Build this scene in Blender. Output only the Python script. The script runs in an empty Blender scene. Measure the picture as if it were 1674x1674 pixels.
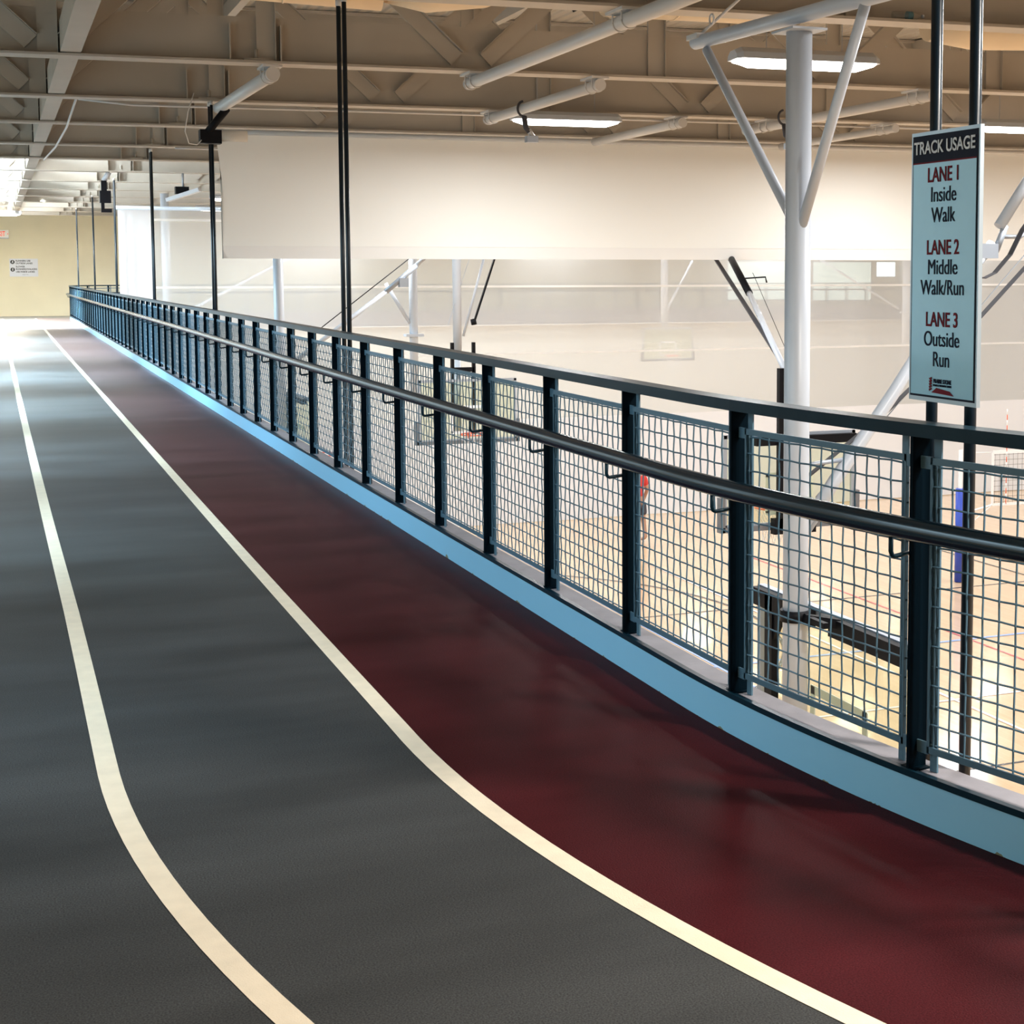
import bpy, math, random
from mathutils import Vector, Matrix
random.seed(7)
D = bpy.data
SC = bpy.context.scene
COL = SC.collection

# ------------------------------------------------------------------ camera
FPX, CX, W = 2550.0, 1100.0, 1674.0
PITCH = math.atan(FPX / 30000.0)
CY = 446 + FPX * math.tan(PITCH)
YAW = math.atan((CX + 8) * math.cos(PITCH) / FPX)
cam_data = D.cameras.new('camera')
cam = D.objects.new('camera', cam_data)
COL.objects.link(cam)
cam.location = (0, 0, 1.5)
cam.rotation_euler = (math.pi / 2 - PITCH, 0, -YAW)
cam_data.sensor_width = 36
cam_data.lens = FPX / W * 36
cam_data.shift_x = -(CX - W / 2) / W
cam_data.shift_y = -(W / 2 - CY) / W
cam_data.clip_end = 200
SC.camera = cam

# ------------------------------------------------------------------ world, daylight, exposure
SC.view_settings.view_transform = 'Standard'
SC.view_settings.look = 'None'
SC.view_settings.gamma = 1
SC.view_settings.exposure = 0.16
world = D.worlds.new('world')
SC.world = world
world.use_nodes = True
bg = world.node_tree.nodes['Background']
bg.inputs[0].default_value = (0.80, 0.86, 1.0, 1)
bg.inputs[1].default_value = 0.10


def area(name, loc, direction, sx, sy, power, color, spread=math.pi):
    l = D.lights.new(name, 'AREA')
    l.shape = 'RECTANGLE'
    l.size, l.size_y = sx, sy
    l.energy = power
    l.color = color
    l.spread = spread
    o = D.objects.new(name, l)
    COL.objects.link(o)
    o.location = loc
    o.rotation_euler = Vector(direction).to_track_quat('-Z', 'Z').to_euler()
    return o


DAY = (0.55, 0.82, 1.0)
# daylight through the windows of the outer wall beside the track: (first y, last y, bottom, top, power)
SIDE_WINDOWS = [(4.6, 6.6, .9, 2.9, 48), (8.6, 10.8, .9, 2.9, 95), (13.0, 15.2, .9, 2.9, 170), (17.5, 20.5, .7, 3.0, 360),
                (23.0, 26.5, .5, 3.1, 480), (29.0, 33.5, .4, 3.2, 300), (35.5, 40.0, .4, 3.2, 350), (43.5, 50.0, .2, 3.3, 1800)]
for a, b, z0, z1, p in SIDE_WINDOWS:
    dr = (1, .7, -1.3) if a > 40 else (1, 0, -1.3)
    area('daylight', (-1.42, (a + b) / 2, (z0 + z1) / 2), dr, b - a, z1 - z0, p, DAY if a < 40 else (.78, .93, 1.0), math.radians(105))
# added clerestory windows above them, put in to brighten the trusses
ADDED_CLERESTORY = [(29.0, 31.2, 150), (32.6, 34.8, 200), (36.2, 38.4, 200), (39.8, 42.0, 200), (43.4, 45.6, 200)]
for a, b, p in ADDED_CLERESTORY:
    p *= 1.8
    area('daylight', (-1.42, a + .6, 3.95), (1, .75, -.05), 1.0, .8, p, (.8, .92, 1.0), math.radians(130))
# added fill lights over the gym edge, to brighten the nearest stretch of track
for y, p in ((.2, 220), (2.2, 220)):
    area('lamp_light', (3.9, y, 3.3), (0, 0, -1), .45, .14, p, (1.0, .93, .84))
area('lamp_light', (.15, 52.4, 3.2), (0, 0, -1), 1.2, .26, 260, (1.0, .90, .72))
# skylight over the far part of the track
area('daylight', (.3, 33.5, 5.50), (0, 0, -1), 3.0, 9.0, 480, (.93, .97, 1.0), math.radians(75))
area('daylight', (.2, 51.5, 5.50), (0, 0, -1), 3.0, 9.0, 1050, (.93, .97, 1.0), math.radians(80))  # added fill light, brightens the floor and wall at the far end
# added wide fill light in front of the windowless right wall
area('daylight', (33.5, 12, 1.2), (-1, 0, -.05), 34, 2.6, 600, (0.93, 0.97, 1.0))

# ------------------------------------------------------------------ materials
def mat(name, color, rough=.5, metal=0., spec=.5, noise=0., nscale=8., bump=0., bscale=200., emit=None, estr=0., coat=0.,
        stretch=None, rnoise=0.):
    m = D.materials.new(name)
    m.use_nodes = True
    nt = m.node_tree
    b = nt.nodes['Principled BSDF']
    b.inputs['Base Color'].default_value = (*color, 1)
    b.inputs['Roughness'].default_value = rough
    b.inputs['Metallic'].default_value = metal
    b.inputs['Specular IOR Level'].default_value = spec
    if coat:
        b.inputs['Coat Weight'].default_value = coat
        b.inputs['Coat Roughness'].default_value = .08
    tc = nt.nodes.new('ShaderNodeTexCoord')
    src = tc.outputs['Object']
    if stretch:
        mp = nt.nodes.new('ShaderNodeMapping')
        mp.inputs['Scale'].default_value = stretch
        nt.links.new(src, mp.inputs[0])
        src = mp.outputs[0]
    n = nt.nodes.new('ShaderNodeTexNoise')
    n.inputs['Scale'].default_value = nscale
    n.inputs['Detail'].default_value = 5
    nt.links.new(src, n.inputs['Vector'])
    if noise:
        r = nt.nodes.new('ShaderNodeMapRange')
        r.inputs[1].default_value = .3
        r.inputs[2].default_value = .7
        r.inputs[3].default_value = 1 - noise
        r.inputs[4].default_value = 1 + noise
        nt.links.new(n.outputs['Fac'], r.inputs[0])
        v = nt.nodes.new('ShaderNodeVectorMath')
        v.operation = 'SCALE'
        v.inputs[0].default_value = color
        nt.links.new(r.outputs[0], v.inputs['Scale'])
        nt.links.new(v.outputs[0], b.inputs['Base Color'])
    if rnoise:
        r = nt.nodes.new('ShaderNodeMapRange')
        r.inputs[1].default_value = .3
        r.inputs[2].default_value = .7
        r.inputs[3].default_value = rough - rnoise
        r.inputs[4].default_value = rough + rnoise
        nt.links.new(n.outputs['Fac'], r.inputs[0])
        nt.links.new(r.outputs[0], b.inputs['Roughness'])
    if bump:
        n2 = nt.nodes.new('ShaderNodeTexNoise')
        n2.inputs['Scale'].default_value = bscale
        n2.inputs['Detail'].default_value = 3
        nt.links.new(tc.outputs['Object'], n2.inputs['Vector'])
        bp = nt.nodes.new('ShaderNodeBump')
        bp.inputs['Strength'].default_value = bump
        bp.inputs['Distance'].default_value = .004
        nt.links.new(n2.outputs['Fac'], bp.inputs['Height'])
        nt.links.new(bp.outputs[0], b.inputs['Normal'])
    if emit:
        b.inputs['Emission Color'].default_value = (*emit, 1)
        b.inputs['Emission Strength'].default_value = estr
    return m


def sheet_mat(name, color, clear, trans=.5, rough=.9, noise=0.):
    """thin cloth: part see-through, part diffuse, part translucent"""
    m = D.materials.new(name)
    m.use_nodes = True
    nt = m.node_tree
    nt.nodes.clear()
    out = nt.nodes.new('ShaderNodeOutputMaterial')
    d = nt.nodes.new('ShaderNodeBsdfDiffuse')
    t = nt.nodes.new('ShaderNodeBsdfTranslucent')
    for x in (d, t):
        x.inputs['Color'].default_value = (*color, 1)
    mx = nt.nodes.new('ShaderNodeMixShader')
    mx.inputs[0].default_value = trans
    nt.links.new(d.outputs[0], mx.inputs[1])
    nt.links.new(t.outputs[0], mx.inputs[2])
    if clear > 0:
        tr = nt.nodes.new('ShaderNodeBsdfTransparent')
        m2 = nt.nodes.new('ShaderNodeMixShader')
        m2.inputs[0].default_value = clear
        nt.links.new(mx.outputs[0], m2.inputs[1])
        nt.links.new(tr.outputs[0], m2.inputs[2])
        mx = m2
    nt.links.new(mx.outputs[0], out.inputs[0])
    return m


def glass_mat(name, tint, gloss):
    m = D.materials.new(name)
    m.use_nodes = True
    nt = m.node_tree
    nt.nodes.clear()
    out = nt.nodes.new('ShaderNodeOutputMaterial')
    tr = nt.nodes.new('ShaderNodeBsdfTransparent')
    tr.inputs[0].default_value = (*tint, 1)
    g = nt.nodes.new('ShaderNodeBsdfGlossy')
    g.inputs['Roughness'].default_value = .03
    mx = nt.nodes.new('ShaderNodeMixShader')
    mx.inputs[0].default_value = gloss
    nt.links.new(tr.outputs[0], mx.inputs[1])
    nt.links.new(g.outputs[0], mx.inputs[2])
    nt.links.new(mx.outputs[0], out.inputs[0])
    return m


def maple_mat():
    m = mat('maple', (.62, .40, .21), .16, noise=0, coat=.25)
    nt = m.node_tree
    b = nt.nodes['Principled BSDF']
    tc = nt.nodes['Texture Coordinate']
    br = nt.nodes.new('ShaderNodeTexBrick')
    br.inputs['Color1'].default_value = (.72, .50, .31, 1)
    br.inputs['Color2'].default_value = (.66, .455, .275, 1)
    br.inputs['Mortar'].default_value = (.60, .41, .24, 1)
    br.inputs['Scale'].default_value = 1.0
    br.inputs['Mortar Size'].default_value = .0018
    br.inputs['Brick Width'].default_value = 1.9
    br.inputs['Row Height'].default_value = .06
    mp = nt.nodes.new('ShaderNodeMapping')
    mp.inputs['Rotation'].default_value = (0, 0, math.pi / 2)
    nt.links.new(tc.outputs['Object'], mp.inputs[0])
    nt.links.new(mp.outputs[0], br.inputs['Vector'])
    nt.links.new(br.outputs['Color'], b.inputs['Base Color'])
    return m


def curb_mat():
    """pale blue paint with brown scuffs where it meets the track"""
    m = mat('curb_paint', (.29, .61, .84), .3, noise=.04, nscale=3, coat=.2)
    nt = m.node_tree
    b = nt.nodes['Principled BSDF']
    tc = nt.nodes['Texture Coordinate']
    sp = nt.nodes.new('ShaderNodeSeparateXYZ')
    nt.links.new(tc.outputs['Object'], sp.inputs[0])
    n = nt.nodes.new('ShaderNodeTexNoise')
    n.inputs['Scale'].default_value = 9
    n.inputs['Detail'].default_value = 8
    nt.links.new(tc.outputs['Object'], n.inputs['Vector'])
    r = nt.nodes.new('ShaderNodeMapRange')   # height of the scuffed edge above the track
    r.inputs[1].default_value = .60
    r.inputs[2].default_value = .85
    r.inputs[3].default_value = .0
    r.inputs[4].default_value = .03
    nt.links.new(n.outputs['Fac'], r.inputs[0])
    lt = nt.nodes.new('ShaderNodeMath')
    lt.operation = 'LESS_THAN'
    nt.links.new(sp.outputs['Z'], lt.inputs[0])
    nt.links.new(r.outputs[0], lt.inputs[1])
    mx = nt.nodes.new('ShaderNodeMixRGB')
    mx.inputs[1].default_value = (.29, .61, .84, 1)
    mx.inputs[2].default_value = (.20, .19, .12, 1)
    nt.links.new(lt.outputs[0], mx.inputs[0])
    nt.links.new(mx.outputs[0], b.inputs['Base Color'])
    return m


def deck_mat():
    m = mat('roof_deck', (.46, .42, .36), .7)
    nt = m.node_tree
    b = nt.nodes['Principled BSDF']
    tc = nt.nodes['Texture Coordinate']
    w = nt.nodes.new('ShaderNodeTexWave')
    w.bands_direction = 'X'
    w.inputs['Scale'].default_value = 1.6
    nt.links.new(tc.outputs['Object'], w.inputs['Vector'])
    bp = nt.nodes.new('ShaderNodeBump')
    bp.inputs['Distance'].default_value = .05
    nt.links.new(w.outputs['Fac'], bp.inputs['Height'])
    nt.links.new(bp.outputs[0], b.inputs['Normal'])
    return m


def block_mat(name, color):
    m = mat(name, color, .75)
    nt = m.node_tree
    b = nt.nodes['Principled BSDF']
    tc = nt.nodes['Texture Coordinate']
    br = nt.nodes.new('ShaderNodeTexBrick')
    c = color
    br.inputs['Color1'].default_value = (*c, 1)
    br.inputs['Color2'].default_value = (c[0] * .98, c[1] * .98, c[2] * .98, 1)
    br.inputs['Mortar'].default_value = (c[0] * .9, c[1] * .9, c[2] * .9, 1)
    br.inputs['Scale'].default_value = 1.0
    br.inputs['Mortar Size'].default_value = .006
    br.inputs['Brick Width'].default_value = 1.2
    br.inputs['Row Height'].default_value = .6
    mp = nt.nodes.new('ShaderNodeMapping')
    mp.inputs['Rotation'].default_value = (math.pi / 2, 0, 0)
    nt.links.new(tc.outputs['Object'], mp.inputs[0])
    nt.links.new(mp.outputs[0], br.inputs['Vector'])
    nt.links.new(br.outputs['Color'], b.inputs['Base Color'])
    return m


def track_mat(name, color):
    """rubber granule flooring: dark and matt underfoot, shiny only at a very flat angle"""
    m = D.materials.new(name)
    m.use_nodes = True
    nt = m.node_tree
    nt.nodes.clear()
    N = nt.nodes.new
    out = N('ShaderNodeOutputMaterial')
    tc = N('ShaderNodeTexCoord')
    mp = N('ShaderNodeMapping'); mp.inputs['Scale'].default_value = (.45, 1.5, 1)
    nt.links.new(tc.outputs['Object'], mp.inputs[0])
    n1 = N('ShaderNodeTexNoise'); n1.inputs['Scale'].default_value = 1.3; n1.inputs['Detail'].default_value = 6
    nt.links.new(mp.outputs[0], n1.inputs['Vector'])
    n2 = N('ShaderNodeTexNoise'); n2.inputs['Scale'].default_value = 230; n2.inputs['Detail'].default_value = 2
    nt.links.new(tc.outputs['Object'], n2.inputs['Vector'])
    r1 = N('ShaderNodeMapRange')
    for k, v in enumerate((.3, .7, .74, 1.28)): r1.inputs[k + 1].default_value = v
    nt.links.new(n1.outputs['Fac'], r1.inputs[0])
    r2 = N('ShaderNodeMapRange')
    for k, v in enumerate((.3, .7, .62, 1.38)): r2.inputs[k + 1].default_value = v
    nt.links.new(n2.outputs['Fac'], r2.inputs[0])
    mu = N('ShaderNodeMath'); mu.operation = 'MULTIPLY'
    nt.links.new(r1.outputs[0], mu.inputs[0]); nt.links.new(r2.outputs[0], mu.inputs[1])
    vm = N('ShaderNodeVectorMath'); vm.operation = 'SCALE'; vm.inputs[0].default_value = color
    nt.links.new(mu.outputs[0], vm.inputs['Scale'])
    df = N('ShaderNodeBsdfDiffuse'); nt.links.new(vm.outputs[0], df.inputs['Color'])
    gl = N('ShaderNodeBsdfGlossy'); gl.inputs['Color'].default_value = (.9, .9, .9, 1)
    r3 = N('ShaderNodeMapRange')
    for k, v in enumerate((.3, .7, .30, .44)): r3.inputs[k + 1].default_value = v
    nt.links.new(n1.outputs['Fac'], r3.inputs[0]); nt.links.new(r3.outputs[0], gl.inputs['Roughness'])
    bp = N('ShaderNodeBump'); bp.inputs['Strength'].default_value = .3; bp.inputs['Distance'].default_value = .003
    nt.links.new(n2.outputs['Fac'], bp.inputs['Height'])
    nt.links.new(bp.outputs[0], gl.inputs['Normal']); nt.links.new(bp.outputs[0], df.inputs['Normal'])
    lw = N('ShaderNodeLayerWeight'); lw.inputs['Blend'].default_value = .5
    pw = N('ShaderNodeMath'); pw.operation = 'POWER'; pw.inputs[1].default_value = 11
    nt.links.new(lw.outputs['Facing'], pw.inputs[0])
    sc = N('ShaderNodeMath'); sc.operation = 'MULTIPLY_ADD'; sc.inputs[1].default_value = .62; sc.inputs[2].default_value = .012
    nt.links.new(pw.outputs[0], sc.inputs[0])
    mx = N('ShaderNodeMixShader')
    nt.links.new(sc.outputs[0], mx.inputs[0]); nt.links.new(df.outputs[0], mx.inputs[1]); nt.links.new(gl.outputs[0], mx.inputs[2])
    nt.links.new(mx.outputs[0], out.inputs[0])
    return m


M = dict(
    grey=track_mat('track_grey', (.046, .047, .047)),
    red=track_mat('track_red', (.046, .0068, .0086)),
    line=mat('lane_paint', (.78, .66, .50), .5, noise=.06, nscale=14, bump=.2, bscale=260),
    curb=curb_mat(),
    ledge=mat('ledge_concrete', (.20, .19, .21), .6, noise=.12, nscale=12, bump=.1),
    rail=mat('railing_paint', (.004, .022, .036), .34, spec=.14, noise=.15, nscale=6),
    post=mat('post_paint', (.001, .0055, .010), .5, spec=.03),
    pipe=mat('handrail_paint', (.003, .019, .033), .21, spec=.55),
    panel=mat('panel_paint', (.075, .150, .205), .42, noise=.05),
    rod=mat('rod_paint', (.0025, .010, .018), .3, spec=.4),
    beam=mat('beam_paint', (.47, .42, .355), .55, noise=.05, nscale=2),
    deck=deck_mat(),
    duct=mat('duct_paint', (.82, .66, .46), .6, noise=.03, nscale=3),
    galv=mat('galvanized', (.42, .46, .52), .45, metal=.5),
    white=mat('white_paint', (.56, .60, .66), .35),
    offwhite=mat('offwhite_paint', (.66, .64, .62), .45),
    cream=mat('cream_wall', (.80, .73, .54), .8, noise=.03, nscale=1.5),
    block=block_mat('painted_block', (.76, .74, .68)),
    wall_grey=mat('wall_grey', (.42, .40, .37), .8),
    white_wall=mat('white_wall', (.82, .82, .80), .7),
    black=mat('black_metal', (.006, .006, .008), .5, spec=.15),
    strap=mat('black_strap', (.05, .05, .06), .6),
    orange=mat('rim_orange', (.75, .13, .05), .4),
    net=mat('net_cord', (.75, .75, .75), .8),
    padgrey=mat('pad_grey', (.16, .16, .17), .6),
    glass=glass_mat('backboard_glass', (.93, .95, .86), .06),
    alu=mat('sign_aluminium', (.50, .58, .64), .35, metal=.6),
    signface=mat('sign_face', (.34, .66, .84), .22, coat=.4, noise=.08, nscale=3),
    navy=mat('sign_navy', (.008, .011, .026), .6, spec=.15),
    signtext=mat('sign_text', (.008, .012, .035), .6, spec=.15),
    signred=mat('sign_red', (.17, .008, .018), .6, spec=.15),
    signwhite=mat('sign_white', (.80, .82, .86), .4),
    blackprint=mat('black_print', (.02, .02, .025), .5),
    board=mat('board_white', (.70, .72, .78), .4),
    exitred=mat('exit_red', (.7, .05, .02), .5, emit=(1, .12, .04), estr=.5),
    exitbody=mat('exit_housing', (.85, .84, .8), .5, emit=(1, .93, .8), estr=.05),
    lens=mat('lamp_lens', (.9, .9, .9), .4, emit=(1, .97, .92), estr=12),
    pane=mat('window_pane', (.8, .9, 1), .3, emit=(.62, .88, 1), estr=1.3),
    pane2=mat('far_window_pane', (.8, .9, .9), .3, emit=(.85, 1, .94), estr=3.2),
    pane3=mat('dim_window_pane', (.6, .7, .66), .3, emit=(.8, 1, .9), estr=.7),
    vinyl=sheet_mat('white_vinyl', (.80, .80, .82), 0, .35),
    mesh=sheet_mat('white_mesh', (.72, .73, .73), .36, .45),
    hem=sheet_mat('hem_webbing', (.88, .87, .85), .0, .45),
    canvas=sheet_mat('cream_canvas', (.85, .83, .78), 0, .45),
    canvashem=sheet_mat('canvas_hem', (.80, .775, .74), 0, .45),
    maple=maple_mat(),
    lnblue=mat('line_blue', (.30, .42, .75), .25),
    lnred=mat('line_red', (.55, .10, .10), .25),
    lnblack=mat('line_black', (.06, .06, .06), .25),
    lnwhite=mat('line_white', (.85, .85, .85), .25),
    bluepad=mat('blue_vinyl', (.02, .06, .42), .4),
    skin=mat('skin', (.45, .25, .17), .6),
    redcloth=mat('red_cloth', (.65, .05, .04), .8),
    darkcloth=mat('dark_cloth', (.05, .05, .07), .8),
    hair=mat('hair', (.03, .02, .015), .7),
    bottle=glass_mat('bottle_plastic', (.93, .95, .95), .12),
    label=mat('bottle_label', (.10, .22, .26), .5),
)


# ------------------------------------------------------------------ mesh builder
class MB:
    def __init__(s):
        s.v, s.f, s.sm, s.mi = [], [], [], []

    def face(s, idx, smooth=False, mi=0):
        s.f.append(idx); s.sm.append(smooth); s.mi.append(mi)

    def hexa(s, c8, mi=0):
        n = len(s.v); s.v += [tuple(c) for c in c8]
        for q in ((0, 3, 2, 1), (4, 5, 6, 7), (0, 1, 5, 4), (1, 2, 6, 5), (2, 3, 7, 6), (3, 0, 4, 7)):
            s.face([n + i for i in q], False, mi)
        return s

    def box(s, x0, x1, y0, y1, z0, z1, mi=0):
        return s.hexa([(x0, y0, z0), (x1, y0, z0), (x1, y1, z0), (x0, y1, z0), (x0, y0, z1), (x1, y0, z1), (x1, y1, z1), (x0, y1, z1)], mi)

    def obox(s, c, ax, ay, az, hx, hy, hz, mi=0):
        c, ax, ay, az = Vector(c), Vector(ax).normalized() * hx, Vector(ay).normalized() * hy, Vector(az).normalized() * hz
        return s.hexa([c - ax - ay - az, c + ax - ay - az, c + ax + ay - az, c - ax + ay - az,
                       c - ax - ay + az, c + ax - ay + az, c + ax + ay + az, c - ax + ay + az], mi)

    def bar(s, p, q, w, t, up=(0, 0, 1), mi=0):
        """flat or square bar from p to q; w across, t along `up` made square to the bar"""
        p, q = Vector(p), Vector(q)
        d = (q - p).normalized()
        side = d.cross(Vector(up))
        if side.length < 1e-4: side = d.cross(Vector((1, 0, 0)))
        side.normalize()
        u = side.cross(d)
        return s.obox((p + q) / 2, d, side, u, (q - p).length / 2, w / 2, t / 2, mi)

    def tube(s, pts, r, n=12, cap=True, closed=False, mi=0):
        pts = [Vector(p) for p in pts]
        m = len(pts)
        base = len(s.v)
        prev = None
        for i, p in enumerate(pts):
            a = pts[(i - 1) % m] if (i or closed) else p
            b = pts[(i + 1) % m] if (i < m - 1 or closed) else p
            d = (b - a).normalized()
            if prev is None:
                ref = Vector((0, 0, 1)) if abs(d.z) < .9 else Vector((1, 0, 0))
                u = d.cross(ref).normalized()
            else:
                u = (prev - d * prev.dot(d)).normalized()
            prev = u
            w = d.cross(u)
            rr = r[i] if isinstance(r, (list, tuple)) else r
            for k in range(n):
                an = 2 * math.pi * k / n
                s.v.append(tuple(p + u * math.cos(an) * rr + w * math.sin(an) * rr))
        for i in range(m if closed else m - 1):
            j = (i + 1) % m
            for k in range(n):
                k2 = (k + 1) % n
                s.face([base + i * n + k, base + i * n + k2, base + j * n + k2, base + j * n + k], n > 5, mi)
        if cap and not closed:
            s.face([base + k for k in range(n)][::-1], False, mi)
            s.face([base + (m - 1) * n + k for k in range(n)], False, mi)
        return s

    def sweep(s, frames, prof, closed=True, mi=0, cap=True):
        """frames: (point, outward normal); prof: (offset along normal, z)"""
        base = len(s.v); k = len(prof)
        for p, nn in frames:
            for a, z in prof:
                s.v.append((p[0] + nn[0] * a, p[1] + nn[1] * a, p[2] + z))
        for i in range(len(frames) - 1):
            for j in range(k if closed else k - 1):
                j2 = (j + 1) % k
                s.face([base + i * k + j, base + i * k + j2, base + (i + 1) * k + j2, base + (i + 1) * k + j], False, mi)
        if closed and cap:
            s.face([base + j for j in range(k)][::-1], False, mi)
            s.face([base + (len(frames) - 1) * k + j for j in range(k)], False, mi)
        return s

    def prism(s, poly, off, mi=0):
        """polygon of 3-D points pushed along off"""
        base = len(s.v); k = len(poly)
        off = Vector(off)
        s.v += [tuple(p) for p in poly] + [tuple(Vector(p) + off) for p in poly]
        s.face([base + i for i in range(k)][::-1], False, mi)
        s.face([base + k + i for i in range(k)], False, mi)
        for i in range(k):
            j = (i + 1) % k
            s.face([base + i, base + j, base + k + j, base + k + i], False, mi)
        return s

    def build(s, name, mats, parent=None):
        me = D.meshes.new(name)
        me.from_pydata(s.v, [], s.f)
        for m in (mats if isinstance(mats, (list, tuple)) else [mats]):
            me.materials.append(m)
        me.polygons.foreach_set('use_smooth', s.sm)
        me.polygons.foreach_set('material_index', s.mi)
        me.update()
        o = D.objects.new(name, me)
        COL.objects.link(o)
        if parent is not None:
            attach(o, parent)
        return o


def attach(o, parent):
    o.parent = parent
    o.matrix_parent_inverse = world_of(parent).inverted()


def world_of(o):
    m = o.matrix_basis.copy()
    if o.parent:
        return world_of(o.parent) @ o.matrix_parent_inverse @ m
    return m


def tag(o, label=None, cat=None, group=None, kind=None):
    if label: o['label'] = label
    if cat: o['category'] = cat
    if group: o['group'] = group
    if kind: o['kind'] = kind
    return o


def thing(name, loc, label, cat, group=None, rz=0):
    o = D.objects.new(name, None)
    COL.objects.link(o)
    o.empty_display_size = .1
    o.location = loc
    o.rotation_euler.z = rz
    return tag(o, label, cat, group)


def copy_tree(o, parent=None, top=True):
    c = o.copy()
    COL.objects.link(c)
    if parent is not None:
        c.parent = parent
        c.matrix_parent_inverse = o.matrix_parent_inverse.copy()
    for ch in list(o.children):
        copy_tree(ch, c, False)
    return c


def struct(o):
    o['kind'] = 'structure'
    return o


def text(body, size, mat_, name, parent, origin, xdir, zdir, depth=.0015, align='CENTER', bold=0., sx=1.):
    """lettering laid on a plane: xdir = reading direction, zdir = up"""
    cu = D.curves.new(name, 'FONT')
    cu.body = body
    cu.size = size
    cu.align_x = align
    cu.extrude = depth
    cu.offset = bold
    tmp = D.objects.new('tmp', cu)
    COL.objects.link(tmp)
    dg = bpy.context.evaluated_depsgraph_get()
    me = D.meshes.new_from_object(tmp.evaluated_get(dg))
    D.objects.remove(tmp)
    x, z = Vector(xdir), Vector(zdir)
    n = x.cross(z)
    mtx = Matrix(((x.x * sx, z.x, n.x, origin[0]), (x.y * sx, z.y, n.y, origin[1]), (x.z * sx, z.z, n.z, origin[2]), (0, 0, 0, 1)))
    me.transform(mtx)
    me.materials.clear()
    me.materials.append(mat_)
    o = D.objects.new(name, me)
    COL.objects.link(o)
    attach(o, parent)
    return o


# ------------------------------------------------------------------ plan of the track
def g(y):
    return .0705 * max(4.9 - y, 0) ** 2


def gd(y):
    return -2 * .0705 * max(4.9 - y, 0)


XC = 2.14              # inner kerb of the straight
YT, RT = 53.3, 2.6     # far bend
CF = -4.3              # court floor level
YEND = 58.5


def curve_frames():
    """inner edge of the track: list of (point, normal towards the gym, arc length)"""
    out = []
    y = -1.6
    while y < 5.2:
        t = Vector((gd(y), 1, 0)).normalized()
        out.append([Vector((XC + g(y), y, 0)), Vector((t.y, -t.x, 0))])
        y += .1
    while y < YT:
        out.append([Vector((XC, y, 0)), Vector((1, 0, 0))])
        y += .4
    for i in range(13):
        a = math.pi / 2 * i / 12
        out.append([Vector((XC + RT - RT * math.cos(a), YT + RT * math.sin(a), 0)), Vector((math.cos(a), -math.sin(a), 0))])
    x = XC + RT
    while x < 36:
        x += .8
        out.append([Vector((x, YT + RT, 0)), Vector((0, -1, 0))])
    s = 0
    for i, f in enumerate(out):
        if i: s += (f[0] - out[i - 1][0]).length
        f.append(s)
    return out


FR = curve_frames()


def at_s(s):
    for i in range(len(FR) - 1):
        if FR[i + 1][2] >= s:
            k = (s - FR[i][2]) / (FR[i + 1][2] - FR[i][2])
            return FR[i][0].lerp(FR[i + 1][0], k), FR[i][1].lerp(FR[i + 1][1], k).normalized()
    return FR[-1][0], FR[-1][1]


S0 = None
for i in range(len(FR) - 1):
    if FR[i][0].y <= 5.431 < FR[i + 1][0].y:
        S0 = FR[i][2] + (5.431 - FR[i][0].y)
F2 = [(f[0], f[1]) for f in FR]


def lerp_tab(tab, y):
    if y <= tab[0][0]: return tab[0][1]
    for (a, b), (c, d) in zip(tab, tab[1:]):
        if y <= c: return b + (d - b) * (y - a) / (c - a)
    return tab[-1][1]


def xa(y): return 1.167 + g(y) + lerp_tab([(8, 0), (5, .012)][::-1], y) if y < 8 else lerp_tab([(8, 1.167), (20, 1.163), (34, 1.15), (56, 1.17)], y)
def xb(y): return lerp_tab([(7, .262), (10, .244), (14, .229), (20, .214), (25, .206), (34, .19), (60, .17)], y) + g(y)


YS = [-1.6 + .15 * i for i in range(46)] + [5.3 + 1.0 * i for i in range(54)]
YS = [y for y in YS if y < YEND] + [YEND]

# ------------------------------------------------------------------ structure: track floor
def ribbon(mb, fa, fb, z, ys, mi=0):
    base = len(mb.v)
    for y in ys:
        mb.v += [(fa(y), y, z), (fb(y), y, z)]
    for i in range(len(ys) - 1):
        mb.face([base + 2 * i, base + 2 * i + 1, base + 2 * i + 3, base + 2 * i + 2], False, mi)


def xin(y):
    if y < YT: return XC + g(y)
    if y < YT + RT - .02: return XC + RT - math.sqrt(max(RT ** 2 - (y - YT) ** 2, 0))
    return 36.0


mb = MB()
ys = [y for y in YS if y < YT] + [YT + RT * math.sin(math.pi / 2 * i / 12) for i in range(12)] + [YT + RT - .01]
ribbon(mb, lambda y: -1.5, xb, 0, ys, 0)
ribbon(mb, xb, lambda y: xa(y), 0, ys, 0)
ribbon(mb, lambda y: xa(y), xin, 0, ys, 1)
mb.v += [(-1.5, YT + RT - .01, 0), (36, YT + RT - .01, 0), (36, YEND, 0), (-1.5, YEND, 0)]
n = len(mb.v); mb.face([n - 4, n - 3, n - 2, n - 1], False, 0)
mb.box(-1.5, 2.1, -1.6, YEND, -.4, -.02)
floor = struct(mb.build('floor', [M['grey'], M['red']]))
for fx_, nm in ((xa, 'lane_line'), (xb, 'lane_line')):
    mb = MB()
    w = .031
    ribbon(mb, lambda y: fx_(y) - w * math.sqrt(1 + gd(y) ** 2), lambda y: fx_(y) + w * math.sqrt(1 + gd(y) ** 2), .0015, [y for y in YS if y < 56], 0)
    mb.build(nm, M['line'], floor)

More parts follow.
